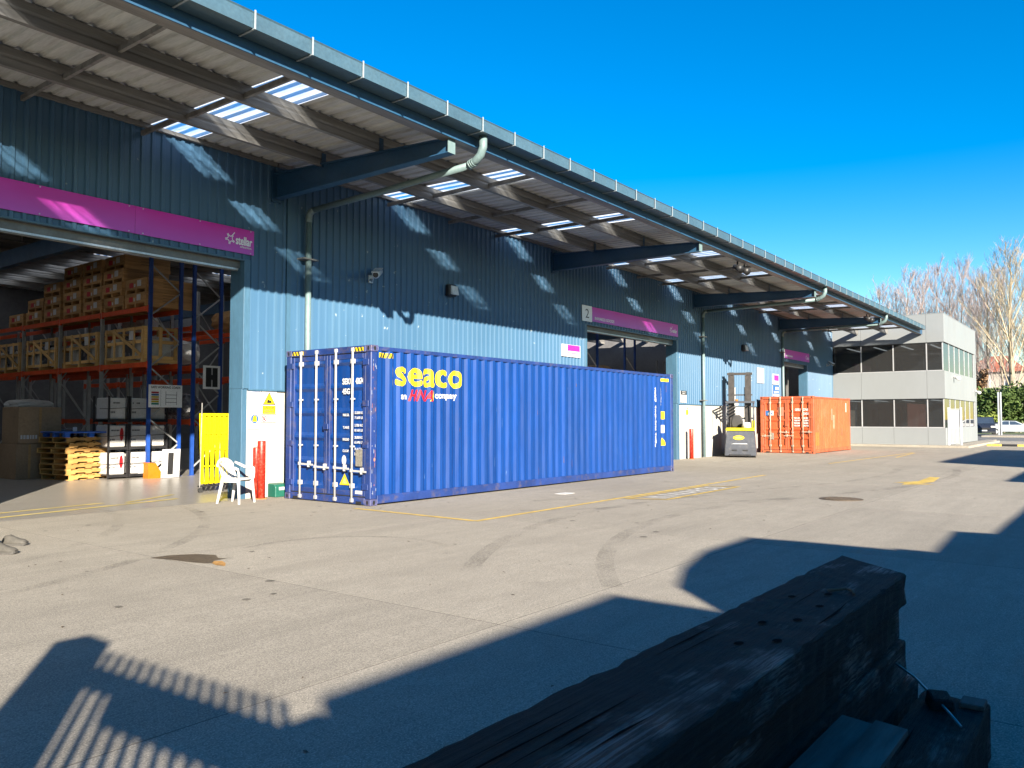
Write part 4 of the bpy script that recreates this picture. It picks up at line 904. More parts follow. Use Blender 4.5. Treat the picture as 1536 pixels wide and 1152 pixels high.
rack('pallet_rack', 'third pallet rack behind the H sign', 5.0, 5.9, [8.5+2.6*i for i in range(6)], (1.5, 2.9, 4.3), 6.0, 5.8, 'rack_blue')
# boarded crates
def boarded(w, d, h):
    r = thing('wooden_crate', 'x', 'crate', (0, 0, 0), 'crates on the racking')
    MB().box(.012, w-.012, .012, d-.012, .10, h-.01).build('core', 'crate_wood', r)
    n = 3; bh = (h-.10)/n
    for i in range(n):
        z0, z1 = .10+i*bh+.006, .10+(i+1)*bh-.006
        MB().box(.01, w-.01, 0, .012, z0, z1).build('board', 'crate_wood', r); MB().box(0, .012, .0, d, z0, z1).build('board', 'crate_wood', r)
    for y in (.0, d/2-.04, d-.08): MB().box(.0, w, y, y+.08, .0, .10).build('skid', 'crate_wood', r)
    rn = random.Random(int(w*100+h*1000))
    MB().box(-.004, .0, d*.25, d*.25+.2, .17, h-.05).build('label', 'label_white', r); MB().box(-.004, 0, d*.62, d*.62+.2, .15, h-.1).build('label', 'label_red', r)
    MB().box(-.003, 0, d*.52, d*.52+.06, .16, h-.14).build('label', 'label_white', r)
    for k in range(3): MB().box(w*.35, w*.62, -.002, 0, .16+.08*k, .168+.08*k).build('stencil', 'black_print', r)
    return r
bc = boarded(1.35, 1.1, .385); bused = 0; ordn = ['bottom', 'second', 'third', 'top']
whr = ['%s from the blue end frame' % w for w in ('first', 'second', 'third', 'fourth', 'fifth', 'sixth', 'seventh')]
rnd = random.Random(3)
for si, (y, n) in enumerate(((9.93, 2), (11.18, 4), (12.42, 4), (13.68, 4), (14.95, 3), (16.2, 2), (17.5, 1))):
    for k in range(n):
        lab = 'brown boarded crate, %s in the stack %s' % (ordn[k] if k < n-1 or n == 1 else 'topmost', whr[si])
        place(bc, bused, (1.16+rnd.uniform(-.03, .03), y+rnd.uniform(-.03, .03), 4.582+.387*k), 0, lab); bused = 1
# slatted crates of wrapped goods
def slatted():
    r = thing('slatted_crate', 'x', 'crate', (0, 0, 0), 'slatted crates on the racking'); w, d, h = 1.0, 2.05, .97
    for y in (0, .45, .98, 1.5, d-.09): MB().box(0, .025, y, y+.09, .1, h).build('slat', 'pine', r); MB().box(w-.025, w, y, y+.09, .1, h).build('slat', 'pine', r)
    for x in (.03, .45, w-.12): MB().box(x, x+.09, -.025, 0, .1, h).build('slat', 'pine', r)
    MB().bar((-.012, .08, .2), (-.012, d-.5, h-.06), .085, .022, (1, 0, 0)).build('diagonal', 'pine', r)
    for z in (.1, h-.09, .52):
        MB().box(.026, .05, 0, d, z, z+.085).build('rail', 'pine', r); MB().box(.05, w-.03, .0, .025, z, z+.085).build('rail', 'pine', r)
    for y in (0, d/2, d-.1): MB().box(0, w, y, y+.1, 0, .1).build('skid', 'pine', r)
    for k in range(3): MB().box(.1, w-.1, .1+.64*k, .68+.64*k, .1, .72+.06*(k % 2)).build('wrapped_load', ['wrap', 'dark_wrap', 'carton_white'][k], r, bevel=.06)
    MB().box(-.004, -.001, .5, .72, .62, .86).build('label', 'label_white', r)
    return r
sc_ = slatted()
for k, y in enumerate((10.08, 12.62, 15.2, 17.8)): place(sc_, k, (1.16, y, 3.082), 0, 'open slatted pine crate on the lower rack beam, %s' % whr[k])
# pallets
def pallet_proto():
    r = thing('pallet', 'x', 'pallet', (0, 0, 0), 'stacked timber pallets'); w, d = 1.17, 1.15
    for y in (.0, d/2-.02, d-.045):
        MB().prism([(0, .018), (w, .018), (w, .115), (0, .115)] if 0 else [(0, .018), (.22, .018), (.24, .055), (.5, .055), (.52, .018), (.66, .018), (.68, .055), (.93, .055), (.95, .018), (w, .018), (w, .115), (0, .115)], 1, y, y+.045).build('stringer', 'pallet_wood', r)
    for i in range(7): x = i*(w-.11)/6; MB().box(x, x+.11, -.005, d+.005, .116, .135).build('deck_board', 'pallet_wood', r)
    for i in range(4): x = i*(w-.11)/3; MB().box(x, x+.11, -.005, d+.005, 0, .0175).build('base_board', 'pallet_wood', r)
    return r
pp = pallet_proto()
names8 = ['bottom', 'second', 'third', 'fourth', 'fifth', 'sixth', 'seventh', 'top timber one']
for k in range(8): place(pp, k, (-.50+rnd.uniform(-.05, .05), 10.5+rnd.uniform(-.04, .04), .1365*k), R(9+rnd.uniform(-2.5, 2.5)), 'timber pallet in the sunlit stack, %s counted from the floor' % names8[k])
bp = thing('pallet', 'bright blue plastic pallet lying on top of the timber pallet stack', 'pallet', (-.5, 10.5, 1.093))
for x in (-.62, -.02, .58):
    for y in (10.42, 11.0, 11.55): MB().box(x, x+.13, y, y+.13, 1.093, 1.20).build('foot', 'blue_plastic', bp, bevel=.01)
MB().box(-.66, .75, 10.38, 11.72, 1.20, 1.235).build('deck', 'blue_plastic', bp, bevel=.008)
MB().box(-.3, -.2, 10.7, 10.72, 1.236, 1.35).build('label', 'label_white', bp)
# cardboard boxes
def carton(x0, x1, y0, y1, z0, z1, label):
    r = thing('cardboard_box', label, 'box', ((x0+x1)/2, (y0+y1)/2, z0))
    MB().box(x0, x1, y0, y1, z0, z1).build('carton', 'cardboard', r, bevel=.008)
    for a in (.012, -.012): MB().box(x0+.004, x1-.004, (y0+y1)/2+a-.008, (y0+y1)/2+a+.008, z1-.004, z1+.006).build('flap', 'cardboard', r)
    MB().box((x0+x1)/2-.03, (x0+x1)/2+.03, y0-.003, y0, z0+.02, z1-.01).build('tape', 'crate_wood', r)
    if z0 < .3: return
    dashes('print', (x0+.06, y0-.004, z0+.12), PX, PZ, .4, .1, 'label_white', r, 3)
carton(-1.12, -.06, 11.9, 12.9, .92, 1.87, 'large brown cardboard box stacked on another behind the pallets'); carton(-1.15, -.50, 11.92, 12.95, .0, .915, 'brown cardboard box on the floor under the larger carton'); carton(-.495, .02, 11.9, 12.9, 0, .915, 'narrow brown cardboard box on the floor right behind the pallets')
carton(-.1, .35, 12.0, 12.7, .0, .6, 'low brown carton between pallet stack and black steel frame') if 0 else None
# black steel stillages with white cartons
ordz = ['bottom', 'middle', 'top']
for col, (xa, xb, word) in enumerate(((.36, .86, 'left'), (.92, 1.95, 'right'))):
    for k in range(3):
        z = .02+.72*k; s = thing('steel_stillage', 'black steel stillage frame, %s tier of the %s column behind the blue uprights' % (ordz[k], 'narrow' if col == 0 else 'wide'), 'stillage', (xa, 10.2, z))
        for x in (xa, xb):
            for y in (10.2, 11.0): MB().box(x-.02, x+.02, y-.02, y+.02, z, z+.70).build('post', 'black_steel', s)
        for y in (10.2, 11.0): MB().box(xa+.021, xb-.021, y-.02, y+.02, z+.02, z+.09).build('rail', 'black_steel', s)
        MB().box(xa+.021, xb-.021, 10.221, 10.979, z+.06, z+.085).build('deck', 'black_steel', s)
        MB().tube([(xa-.25 if col == 0 else xa, 10.17, z+.36), (xa+.1, 10.17, z+.37), (xb, 10.17, z+.40)], .009, 6).build('strap_bar', 'black_steel', s)
        w = thing('wrapped_carton', 'white film wrapped carton in the %s tier of the %s stillage' % (ordz[k], 'narrow' if col == 0 else 'wide'), 'carton', (xa, 10.25, z+.086))
        MB().box(xa+.035, xb-.035, 10.235, 10.96, z+.086, z+.655).build('carton', 'carton_white', w, bevel=.025)
        dashes('print', (xa+.08, 10.232, z+.5), PX, PZ, .22, .04, 'black_print', w, k+col*3); dashes('print', (xa+.06, 10.232, z+.25), PX, PZ, .14, .05, 'grey_print', w, k+9)
        if col == 0 and k < 2: flat('print', ell(xa+.36, z+.42, .05, .17), (0, 10.228, 0), PX, PZ, 'red_print', w)
rn = random.Random(11)
def bundle(c, s, mat, label, cat='bundle', name='wrapped_bundle'):
    bm = bmesh.new(); bmesh.ops.create_icosphere(bm, subdivisions=3, radius=1)
    for v in bm.verts:
        p = v.co; k = max(abs(p.x), abs(p.y), abs(p.z)); p *= (.62+.38/k*.8)
        v.co = Vector((p.x*s[0], p.y*s[1], p.z*s[2]))*(1+rn.uniform(-.05, .05))
    me = bpy.data.meshes.new(name); bm.to_mesh(me); bm.free(); me.materials.append(MATS[mat])
    o = link(name, me); o.location = c; return tag(o, label, cat)
bundle((.55, 13.4, .72), (.42, .5, .72), 'dark_wrap', 'dark film wrapped bundle standing behind the pallet stack'); bundle((.9, 15.2, .8), (.4, .8, .8), 'wrap', 'pale film wrapped bundle behind the dark one at the rack foot')
bundle((.35, 14.9, 1.95), (.7, .5, .2), 'carton_white', 'flat white wrapped load lying high behind the cardboard boxes')
bundle((1.45, 10.5, .2), (.45, .35, .2), 'wrap', 'crumpled clear film bundle on the floor behind the orange guard')
for k, (x, y, z, sx) in enumerate(((-3.1, 20, 1.95, .42), (-3.1, 22.4, 3.5, .4), (-.4, 21, 1.95, .4), (-.45, 22.5, 3.55, .42), (-3.15, 21, .45, .42), (-.5, 21.2, .45, .42))):
    bundle((x, y, z), (sx, .9, .4), ['carton_white', 'crate_wood', 'wrap', 'cardboard', 'dark_wrap', 'carton_white'][k], ['white wrapped load on the far left rack, first shelf', 'brown load on the far left rack, second shelf', 'pale wrapped load on the rear rack, first shelf', 'brown carton load on the rear rack, second shelf', 'dark wrapped load on the floor under the far left rack', 'white wrapped load on the floor under the rear rack'][k])
for k, (x, y, z) in enumerate(((2.95, 11.2, 1.95), (2.95, 11.3, 3.5), (5.45, 10, 3.35), (5.45, 10.2, 1.95), (5.45, 12.6, 4.75), (2.95, 13.6, 4.6))):
    bundle((x, y, z), (.4, .8, .38), ['dark_wrap', 'wrap', 'cardboard', 'dark_wrap', 'crate_wood', 'wrap'][k], ['dark load on the second rack, first shelf', 'pale wrapped load on the second rack, middle shelf', 'brown load on the third rack, middle shelf', 'dark load on the third rack, first shelf', 'wooden load on the third rack, top shelf', 'pale load on the second rack, top shelf'][k])
# rack signs
rs = thing('rack_sign', 'white safe working loads board hung across the blue rack uprights', 'sign', (1.65, 9.72, 1.87))
board(rs, 1.17, 2.12, 1.87, 2.47, 'shade_sign_white', y=9.74)
lettering('lettering', 'SAFE WORKING LOADS', .085, (1.23, 9.736, 2.375), PX, PZ, 'black_print', rs, .002, 0, .83)
for k, c in enumerate(('red_print', 'blue_print', 'yellow_print', 'guard_orange', 'yellow_print', 'green_print')): flat('print', q4(1.24, 1.45, 2.24-.06*k, 2.285-.06*k), (0, 9.736, 0), PX, PZ, c, rs)
for x in (1.64, 1.95): flat('print', q4(x, x+.012, 1.93, 2.3), (0, 9.736, 0), PX, PZ, 'black_print', rs)
for z in (2.2, 2.1, 2.0): flat('print', q4(1.652, 1.95, z, z+.012), (0, 9.736, 0), PX, PZ, 'black_print', rs)
flat('print', q4(1.5, 1.506, 1.9, 2.34), (0, 9.736, 0), PX, PZ, 'grey_print', rs)
hsn = thing('aisle_sign', 'white framed aisle sign with black letter H hung on the rack', 'sign', (3.0, 9.72, 2.4))
board(hsn, 2.74, 3.27, 2.40, 3.06, 'shade_sign_white', y=9.74); flat('print', q4(2.82, 3.19, 2.46, 3.0), (0, 9.737, 0), PX, PZ, 'black_print', hsn)
for x in (2.99,): flat('print', q4(x, x+.04, 2.46, 2.66), (0, 9.735, 0), PX, PZ, 'white_board', hsn); flat('print', q4(x, x+.04, 2.8, 3.0), (0, 9.735, 0), PX, PZ, 'white_board', hsn)
isn = thing('aisle_sign', 'white board with a black bar leaning on the floor against a blue upright', 'sign', (1.75, 9.6, 0))
o_, u_, v_ = Vector((1.38, 9.45, .005)), Vector((.98, .0, 0)), Vector((.18, .25, .95))
mb = MB(); n_ = u_.cross(v_).normalized()*-.02; mb.add([o_, o_+u_*.52, o_+u_*.52+v_*.78, o_+v_*.78, o_-n_, o_+u_*.52-n_, o_+u_*.52+v_*.78-n_, o_+v_*.78-n_], [(0,3,2,1),(4,5,6,7),(0,1,5,4),(1,2,6,5),(2,3,7,6),(3,0,4,7)]).build('panel', 'white_board', isn)
flat('print', q4(.17, .33, .08, .68), o_-n_*1.15, u_, v_, 'black_print', isn)
og = thing('rack_guard', 'orange steel corner guard at the foot of the blue rack upright', 'guard', (1.2, 9.6, 0))
MB().prism([(1.10, 0), (1.55, 0), (1.47, .12), (1.30, .40), (1.10, .42)], 1, 9.55, 9.57).build('plate', 'guard_orange', og); MB().box(1.09, 1.10, 9.55, 9.8, 0, .42).build('plate', 'guard_orange', og)
chn = thing('door_chain', 'hanging loop of chain just inside the loading door edge', 'chain', (-.5, 3.6, 0))
for s in (0, .07): 
    mb = MB()
    for k in range(60): z = 4.4-.062*k; mb.bar((-.52+s+.0009*k, 3.55+(k % 2)*.012, z), (-.52+s+.0009*k, 3.55, z-.05), .012, .02)
    mb.build('chain_run', 'galvanised', chn)
# racks behind the other doors
rack('pallet_rack', 'dark blue rack behind the inwards goods door, left bay', 13.9, 14.8, [6.0+2.6*i for i in range(3)], (3.0, 1.5), 5.4, 5.4, 'rack_blue', 'rack_blue')
rack('pallet_rack', 'dark blue rack behind the inwards goods door, middle bay', 16.9, 17.8, [6.0+2.6*i for i in range(4)], (3.0, 1.5), 5.4, 5.4, 'rack_blue', 'rack_blue')
rack('pallet_rack', 'dark blue rack behind the inwards goods door, right bay', 20.4, 21.3, [6.2+2.6*i for i in range(4)], (3.0, 1.5), 5.4, 5.4, 'rack_blue', 'rack_blue')
for k, (x, y, z, m_, w) in enumerate(((12.9, 7.5, 3.55, 'crate_wood', (1.1, .9, .55)), (17.3, 8.0, 3.4, 'cardboard', (.42, .9, .38)), (20.9, 8, 3.5, 'cardboard', (.42, 1., .5)), (20.9, 10.6, 3.4, 'crate_wood', (.42, .9, .4)), (14.4, 9.4, 3.5, 'cardboard', (.42, .9, .45)))):
    bundle((x, y, z), w, m_, ['big brown crate left in the inwards goods doorway', 'brown carton on the middle rack of the inwards door', 'tall tan carton on the right rack of the inwards door', 'tan crate behind the tall carton on the right rack', 'brown carton deep on the left rack of the inwards door'][k], 'crate', 'goods_crate')
rack('pallet_rack', 'grey rack behind the narrow door near the office', 33.2, 34.1, [6.0+2.6*i for i in range(3)], (1.6, 3.2), 5.0, 5.0, 'rack_grey')
for k, x in enumerate((32.2, 32.6, 33.6, 34.3)):
    dr = MB().box(x, x+.34, 3.95, 4.0, 0, 4.3).build('door_strip', 'shutter_grey', wh)

# ------------------------------------------------------------------ office building
of = thing('office_building', 'two storey pale grey panelled office with dark ribbon windows at the end of the warehouse', 'building', (45, 2, 0))
OX, OY0, OX1 = 39.70, -2.95, 51.6
bands = ((.12, 1.07), (2.69, 4.23), (5.82, 7.40)); wins = ((1.07, 2.69), (4.23, 5.82))
cutsA = {0: [OY0, -2.05, -.3, 1.4, 3.0], 1: [OY0, -2.05, 1.4, 3.0], 2: [OY0, -2.05, 1.4, 3.0, 6., 10.]}
cutsB = [OX, 42.6, 45.6, 48.6, OX1]
for bi, (z0, z1) in enumerate(bands):
    for a, b in zip(cutsA[bi][:-1], cutsA[bi][1:]): MB().box(OX, OX+.12, a+.006, b-.006, z0, z1).build('wall_panel', 'office_grey', of, bevel=.004)
    for a, b in zip(cutsB[:-1], cutsB[1:]): MB().box(max(a, OX+.125)+.006, b-.006, OY0, OY0+.12, z0, z1).build('wall_panel', 'office_grey', of, bevel=.004)
    MB().box(OX+.05, OX1, OY0+.05, 10, z0+.05, z0+.25).build('floor_slab', 'inside_dark', of) if bi else None
    MB().box(OX+.02, OX+.1, OY0+.1, 3, z1-.01, z1+.015).build('sill', 'aluminium', of) if bi < 2 else MB().box(OX-.01, OX1, OY0-.01, 10, z1+.002, z1+.03).build('roof_cap', 'office_grey', of)
for wi, (z0, z1) in enumerate(wins):
    my = [2.9, 1.4, -.33, -2.05, OY0+.1]
    for a, b in zip(my[1:], my[:-1]):
        f = MB().box(OX+.06, OX+.12, a-.03, a+.03, z0, z1).build('window_mullion', 'aluminium', of)
        MB().box(OX+.088, OX+.095, a+.03, b-.03, z0+.02, z1-.02).build('pane', 'tinted_glass', of)
    MB().box(OX+.06, OX+.13, 2.87, 2.93, z0, z1).build('window_mullion', 'dark_frame', of)
    mx = [OX+.1, 41.6, 43.4, 45.2, 47.1, 48.9, OX1-.6]
    for a, b in zip(mx[:-1], mx[1:]):
        MB().box(b-.04, b+.04, OY0+.05, OY0+.12, z0, z1).build('window_mullion', 'aluminium', of); MB().box(a+.04, b-.04, OY0+.08, OY0+.087, z0+.02, z1-.02).build('pane', 'tinted_glass', of)
    MB().box(OX1-.56, OX1, OY0+.01, OY0+.12, z0, z1).build('wall_panel', 'office_grey', of)
    MB().box(OX+.06, OX+.13, OY0+.1, 2.9, z1-.05, z1).build('window_frame', 'dark_frame', of); MB().box(OX+.06, OX+.13, OY0+.1, 2.9, z0, z0+.04).build('window_frame', 'aluminium', of)
    # rooms
    for k in range(4): MB().box(40.6, 43.6, 2.3-1.5*k, 2.42-1.5*k, z1-.075, z1-.05).build('ceiling_light', 'tube_light', of)
    MB().box(OX+.2, OX1-.2, OY0+.2, 9.9, z1-.04, z1+.0).build('ceiling', 'ceiling_white', of)
    for k in range(5): 
        MB().box(43.5-.5*(k % 2), 43.55, 2.6-1.3*k, 2.9-1.3*k, z0+.2, z0+1.1).build('room_divider', 'inside_dark', of)
MB().box(44.6, 44.7, OY0+.3, 9.9, .1, 7.2).build('inner_wall', 'office_grey', of); MB().box(OX1-.1, OX1, OY0+.13, 10, .12, 7.4).build('wall', 'office_grey', of); MB().box(OX+.12, OX1-.1, 9.9, 10, .12, 7.4).build('wall', 'office_grey', of)
MB().box(OX+.05, OX1-.05, OY0+.05, 9.95, 7.36, 7.39).build('roof', 'inside_dark', of)
MB().box(OX+.2, OX1-.2, OY0+.2, 9.9, .1, .13).build('floor_slab', 'inside_dark', of)
for x, y, z in ((42.6, OY0, 3.95), (50.9, OY0, 3.35)):
    l_ = MB().box(x-.12, x+.12, y-.1, y, z, z+.1).build('wall_lamp', 'white_paint', of, bevel=.02); MB().tube([(x, y-.1, z), (x-.15, y-.3, z-.08)], [.08, .11], 12).build('lamp_head', 'lamp_glass', l_, True)
kb = structure('kerb', MB().prism([(39.05, -.02), (39.05, .09), (39.09, .12), (39.69, .12), (39.69, -.02)], 1, -3.55, 2.96), 'yard_concrete')
structure('kerb', MB().box(39.06, 52.5, -4.1, -3.56, -.02, .12), 'yard_concrete')
structure('office_path', MB().box(39.7, 56, -3.555, -2.96, -.02, .10), 'yard_concrete')
gt = thing('gate', 'white barred folding gate standing at the office corner', 'gate', (40.5, -3.3, 0))
for y in (-3.02, -3.62): MB().box(40.15, 40.25, y-.05, y+.05, .1, 2.2).build('post', 'tin', gt)
MB().box(40.18, 40.2, -3.55, -3.1, 1.1, 2.05).build('notice', 'white_paint', gt)
for k in range(9): MB().box(40.17, 40.18, -3.57+.065*k, -3.55+.065*k, .14, 2.1).build('bar', 'tin', gt)
for z in (.2, 1.05, 2.08): MB().box(40.165, 40.17, -3.57, -3.07, z, z+.04).build('rail', 'tin', gt)
# striped kerb at the yard entrance
for k in range(12):
    y = -4.4-.75*k; o = MB().box(43.6, 43.85, y-.74, y, -.02, .12).build('kerb_block', 'line_yellow' if k % 2 == 0 else 'black_print', ground, bevel=.01)
structure('traffic_island', MB().prism([(70, -.02), (70, .10), (70.15, .13), (76.5, .13), (76.5, -.02)], 1, -4.2, -.9), 'yard_concrete')

# ------------------------------------------------------------------ cars and street pole
def car(name, label, loc, rz, prof_, W, wins_, paint, wheel_x, wr=.32):
    r = thing(name, label, 'car', (0, 0, 0)); h = W/2
    lo = [p for p in prof_]
    def inset(z): return 0 if z < .95 else (z-.95)*.28
    ringL = [(x, -h+inset(z), z) for x, z in lo]; ringR = [(x, h-inset(z), z) for x, z in lo]; n = len(lo)
    MB().add(ringL+ringR, [tuple(range(n)), tuple(range(2*n-1, n-1, -1))]+[(i, n+i, n+(i+1) % n, (i+1) % n) for i in range(n)]).build('body', paint, r, bevel=.05, smooth=False)
    for w in wins_:
        for s in (-1, 1): MB().add([(x, s*(h-inset(z)+.006), z) for x, z in w], [tuple(range(len(w)))]).build('side_window', 'car_glass', r, fix=False)
    for x in wheel_x:
        for s in (-1, 1):
            wl = MB().tube([(x, s*(h-.2), wr), (x, s*(h+.01), wr)], wr, 22).build('wheel', 'rubber', r); MB().tube([(x, s*(h+.0), wr), (x, s*(h+.02), wr)], wr*.62, 16).build('rim', 'aluminium', wl)
    return r, inset, h
suv, ins, h = car('parked_car', 'dark blue people carrier parked beyond the office corner', 0, 0, [(-2.2, .35), (-2.25, .8), (-2.1, 1.0), (-1.15, 1.12), (-.35, 1.72), (1.7, 1.76), (2.2, 1.1), (2.25, .4)], 1.85, [[(-.9, 1.15), (-.3, 1.62), (.4, 1.66), (.4, 1.15)], [(.48, 1.15), (.48, 1.66), (1.6, 1.66), (1.85, 1.15)]], 'car_dark', (-1.4, 1.35), .34)
MB().add([(-1.17, -.78, 1.14), (-1.17, .78, 1.14), (-.42, .66, 1.69), (-.42, -.66, 1.69)], [(0, 1, 2, 3)]).build('windscreen', 'car_glass', suv, fix=False).location.x -= .03
for s in (-1, 1): MB().box(-2.28, -2.1, s*.72-.2, s*.72+.2, .78, .93).build('headlight', 'lamp_glass', suv, bevel=.03); MB().box(-.95, -.8, s*1.0-.1, s*1.0+.1, 1.12, 1.26).build('mirror', 'car_dark', suv)
MB().box(-2.29, -2.2, -.45, .45, .6, .78).build('grille', 'black_print', suv); MB().box(-2.3, -2.28, -.25, .25, .46, .57).build('number_plate', 'white_paint', suv); MB().box(-2.27, -2.15, -.85, .85, .3, .45).build('bumper', 'dark_frame', suv)
suv.location = (77, -.3, -.01); suv.rotation_euler = (0, 0, R(6))
sed, ins, h = car('parked_car', 'silver sedan parked side on beyond the grey street pole', 0, 0, [(-2.3, .3), (-2.35, .75), (-2.1, .92), (-1.1, .98), (-.3, 1.38), (.75, 1.4), (1.6, 1.0), (2.25, .93), (2.35, .6), (2.3, .3)], 1.75, [[(-.85, 1.0), (-.25, 1.32), (.2, 1.34), (.2, 1.0)], [(.27, 1.0), (.27, 1.34), (.7, 1.34), (1.3, 1.0)]], 'car_silver', (-1.45, 1.4), .31)
for s in (-1, 1): MB().box(-2.36, -2.15, s*.62-.18, s*.62+.18, .62, .78).build('headlight', 'lamp_glass', sed, bevel=.02); MB().box(2.2, 2.36, s*.65-.18, s*.65+.18, .68, .85).build('tail_light', 'tail_red', sed, bevel=.02); MB().box(-.1, .05, s*.885-.01, s*.885+.01, .84, .87).build('door_handle', 'aluminium', sed)
sed.location = (83, -1.9, -.01); sed.rotation_euler = (0, 0, R(100))
van, ins, h = car('parked_car', 'white car partly out of frame past the silver sedan', 0, 0, [(-2.2, .35), (-2.2, 1.0), (-1.2, 1.15), (-.5, 1.55), (1.9, 1.6), (2.2, 1.0), (2.2, .35)], 1.8, [[(-.9, 1.15), (-.45, 1.48), (.5, 1.5), (.5, 1.12)]], 'car_white', (-1.4, 1.35))
van.location = (85.5, -7.4, -.01); van.rotation_euler = (0, 0, R(95))
pole = thing('street_pole', 'tall pale grey square sign pole on the traffic island', 'pole', (73.5, -1.95, .12))
for dy in (-.14, .06): MB().box(73.42, 73.55, -1.95+dy, -1.95+dy+.10, .1, 3.95).build('post', 'tin', pole, bevel=.01)
MB().box(73.46, 73.5, -1.99, -1.89, .1, 3.9).build('web', 'galvanised', pole)
bl2 = thing('bollard', 'dark slim bollard on the traffic island beside sedan wheel', 'bollard', (75.8, -3.7, .12)); MB().tube([(75.8, -3.7, .1), (75.8, -3.7, 1.0)], .09, 12).build('post', 'dark_frame', bl2)

# ------------------------------------------------------------------ trees, bushes and a house far behind
def bare_tree(name, label, loc, H, spread, seed, twig, trunk_r, fork=.3, group=None, dens=1., tw=1.):
    rn = random.Random(seed); t = thing(name, label, 'tree', loc, group); L = Vector(loc)
    trunk = MB(); br = MB()
    top = L+Vector((rn.uniform(-.4, .4), rn.uniform(-.4, .4), H*.97))
    n = 9; pts = [L.lerp(top, k/n)+Vector((rn.uniform(-1, 1), rn.uniform(-1, 1), 0))*H*.008*(k > 0) for k in range(n+1)]; rr = [trunk_r*(1-k/n)**.8+.025 for k in range(n+1)]
    pts[0] = L-Vector((0, 0, .1)); rr[0] = trunk_r*1.25
    trunk.tube(pts, rr, 9)
    def grow(p, d, ln, r, lev):
        q = [p]; m_ = 3 if lev < 2 else 1
        for k in range(m_):
            d = (d+Vector((rn.uniform(-.12, .12), rn.uniform(-.12, .12), rn.uniform(.02, .22)))).normalized(); q.append(q[-1]+d*ln/m_)
        br.tube(q, [r*(1-.6*k/m_) for k in range(m_+1)], 4 if lev < 1 else 3, caps=False)
        if lev >= 3: return
        for k in range(int((9, 6, 4)[lev]*dens)):
            f = rn.uniform(.15, 1.); i = min(int(f*m_), m_-1); s = q[i].lerp(q[i+1], f*m_-i); a = rn.uniform(0, 6.283); o = Vector((math.cos(a), math.sin(a), 0))
            grow(s, (d*1.0+o*rn.uniform(.3, .75)+Vector((0, 0, .3))).normalized(), max(.5, ln*rn.uniform(.36, .6)), (.038, .024, .017)[lev]*tw, lev+1)
    nb = int(26*dens)
    for k in range(nb):
        f = fork+(1-fork)*(k+rn.random())/nb*.95; i = min(int(f*n), n-1); p = pts[i].lerp(pts[i+1], f*n-i); a = k*2.4+rn.uniform(-.5, .5)
        ln = H*spread*(1.12-f)*rn.uniform(.8, 1.2)+.9; up = 1.25+.9*f
        grow(p, Vector((math.cos(a), math.sin(a), up)).normalized(), ln, max(.035, min(.075, rr[i]*.3)), 0)
    trunk.build('trunk', 'bark', t, True, fix=False); br.build('crown', twig, t, fix=False)
    return t
tp = [(1296, 452), (1318, 432), (1338, 424), (1362, 416), (1383, 402), (1404, 400), (1424, 412), (1441, 397), (1462, 408), (1478, 410), (1497, 405)]
def ray(u, v):
    r = Vector((math.cos(YAW), -math.sin(YAW), 0)); f = Vector((math.sin(YAW)*math.cos(PITCH), math.cos(YAW)*math.cos(PITCH), math.sin(PITCH))); up = r.cross(f)
    return f+r*((u-768)/FPX)-up*((v-576)/FPX)
def at_x(u, v, X): d = ray(u, v); return CAM+d*((X-CAM.x)/d.x)
tl = ['first, behind the canopy end', 'second, behind the canopy end', 'third, above the canopy end', 'fourth, over the office roof', 'fifth, over the office roof', 'sixth, over the office roof', 'seventh, over the office roof', 'eighth, over the office corner', 'ninth, past the office corner', 'tenth, past the office corner', 'last, behind the big golden tree']
for k, (u, v) in enumerate(tp):
    X = 116+(k % 3)*6-(8 if k > 7 else 0); p = at_x(u, v, X); bare_tree('bare_tree', 'tall leafless pinkish tree in the background row, '+tl[k], (X, p.y, 0), p.z*(1.02 if k % 2 else .96), .33, 40+k, 'twig_pink', .15, .10, 'bare trees behind the office', .95, .5)
p = at_x(1513, 372, 100); bare_tree('bare_tree', 'big leafless golden tree with thick pale trunk beyond the parked cars', (100, p.y, 0), 21.0, .42, 77, 'twig_gold', .38, .16, None, .95, .55)
p = at_x(1555, 400, 104); bare_tree('bare_tree', 'leafless tree at the edge beyond the big golden one', (104, p.y, 0), 19, .36, 78, 'twig_gold', .36, .16, None, .8, .8)
def bush(name, label, c, s, n, mat, seed, leaf=.28):
    rn = random.Random(seed); t = thing(name, label, 'bush', (c[0], c[1], 0)); mb = MB(); blobs = [(Vector((rn.uniform(-1, 1)*s[0]*.6, rn.uniform(-1, 1)*s[1]*.6, s[2]*rn.uniform(.12, .86))), rn.uniform(.28, .5)*min(s[1], s[2])) for _ in range(16)]
    for k in range(n):
        b, r = rn.choice(blobs); d = Vector((rn.gauss(0, 1), rn.gauss(0, 1), rn.gauss(0, 1))).normalized(); p = b+d*r*rn.uniform(.55, 1.1)
        if p.z < .1: p.z = rn.uniform(.1, .5)
        p += Vector((c[0], c[1], 0)); a = Vector((rn.gauss(0, 1), rn.gauss(0, 1), rn.gauss(0, 1))).normalized(); e = a.orthogonal().normalized(); w = leaf*rn.uniform(.5, 1.2)
        mb.add([p-a*w, p+e*w*.45, p+a*w, p-e*w*.45], [(0, 1, 2, 3)])
    mb.build('foliage', mat, t, fix=False)
    st = MB()
    for b, r in blobs[:5]: st.tube([(c[0], c[1], -.05), (c[0]+b.x*.5, c[1]+b.y*.5, b.z*.5), (c[0]+b.x, c[1]+b.y, b.z)], [.09, .06, .03], 5)
    st.build('stem', 'bark', t)
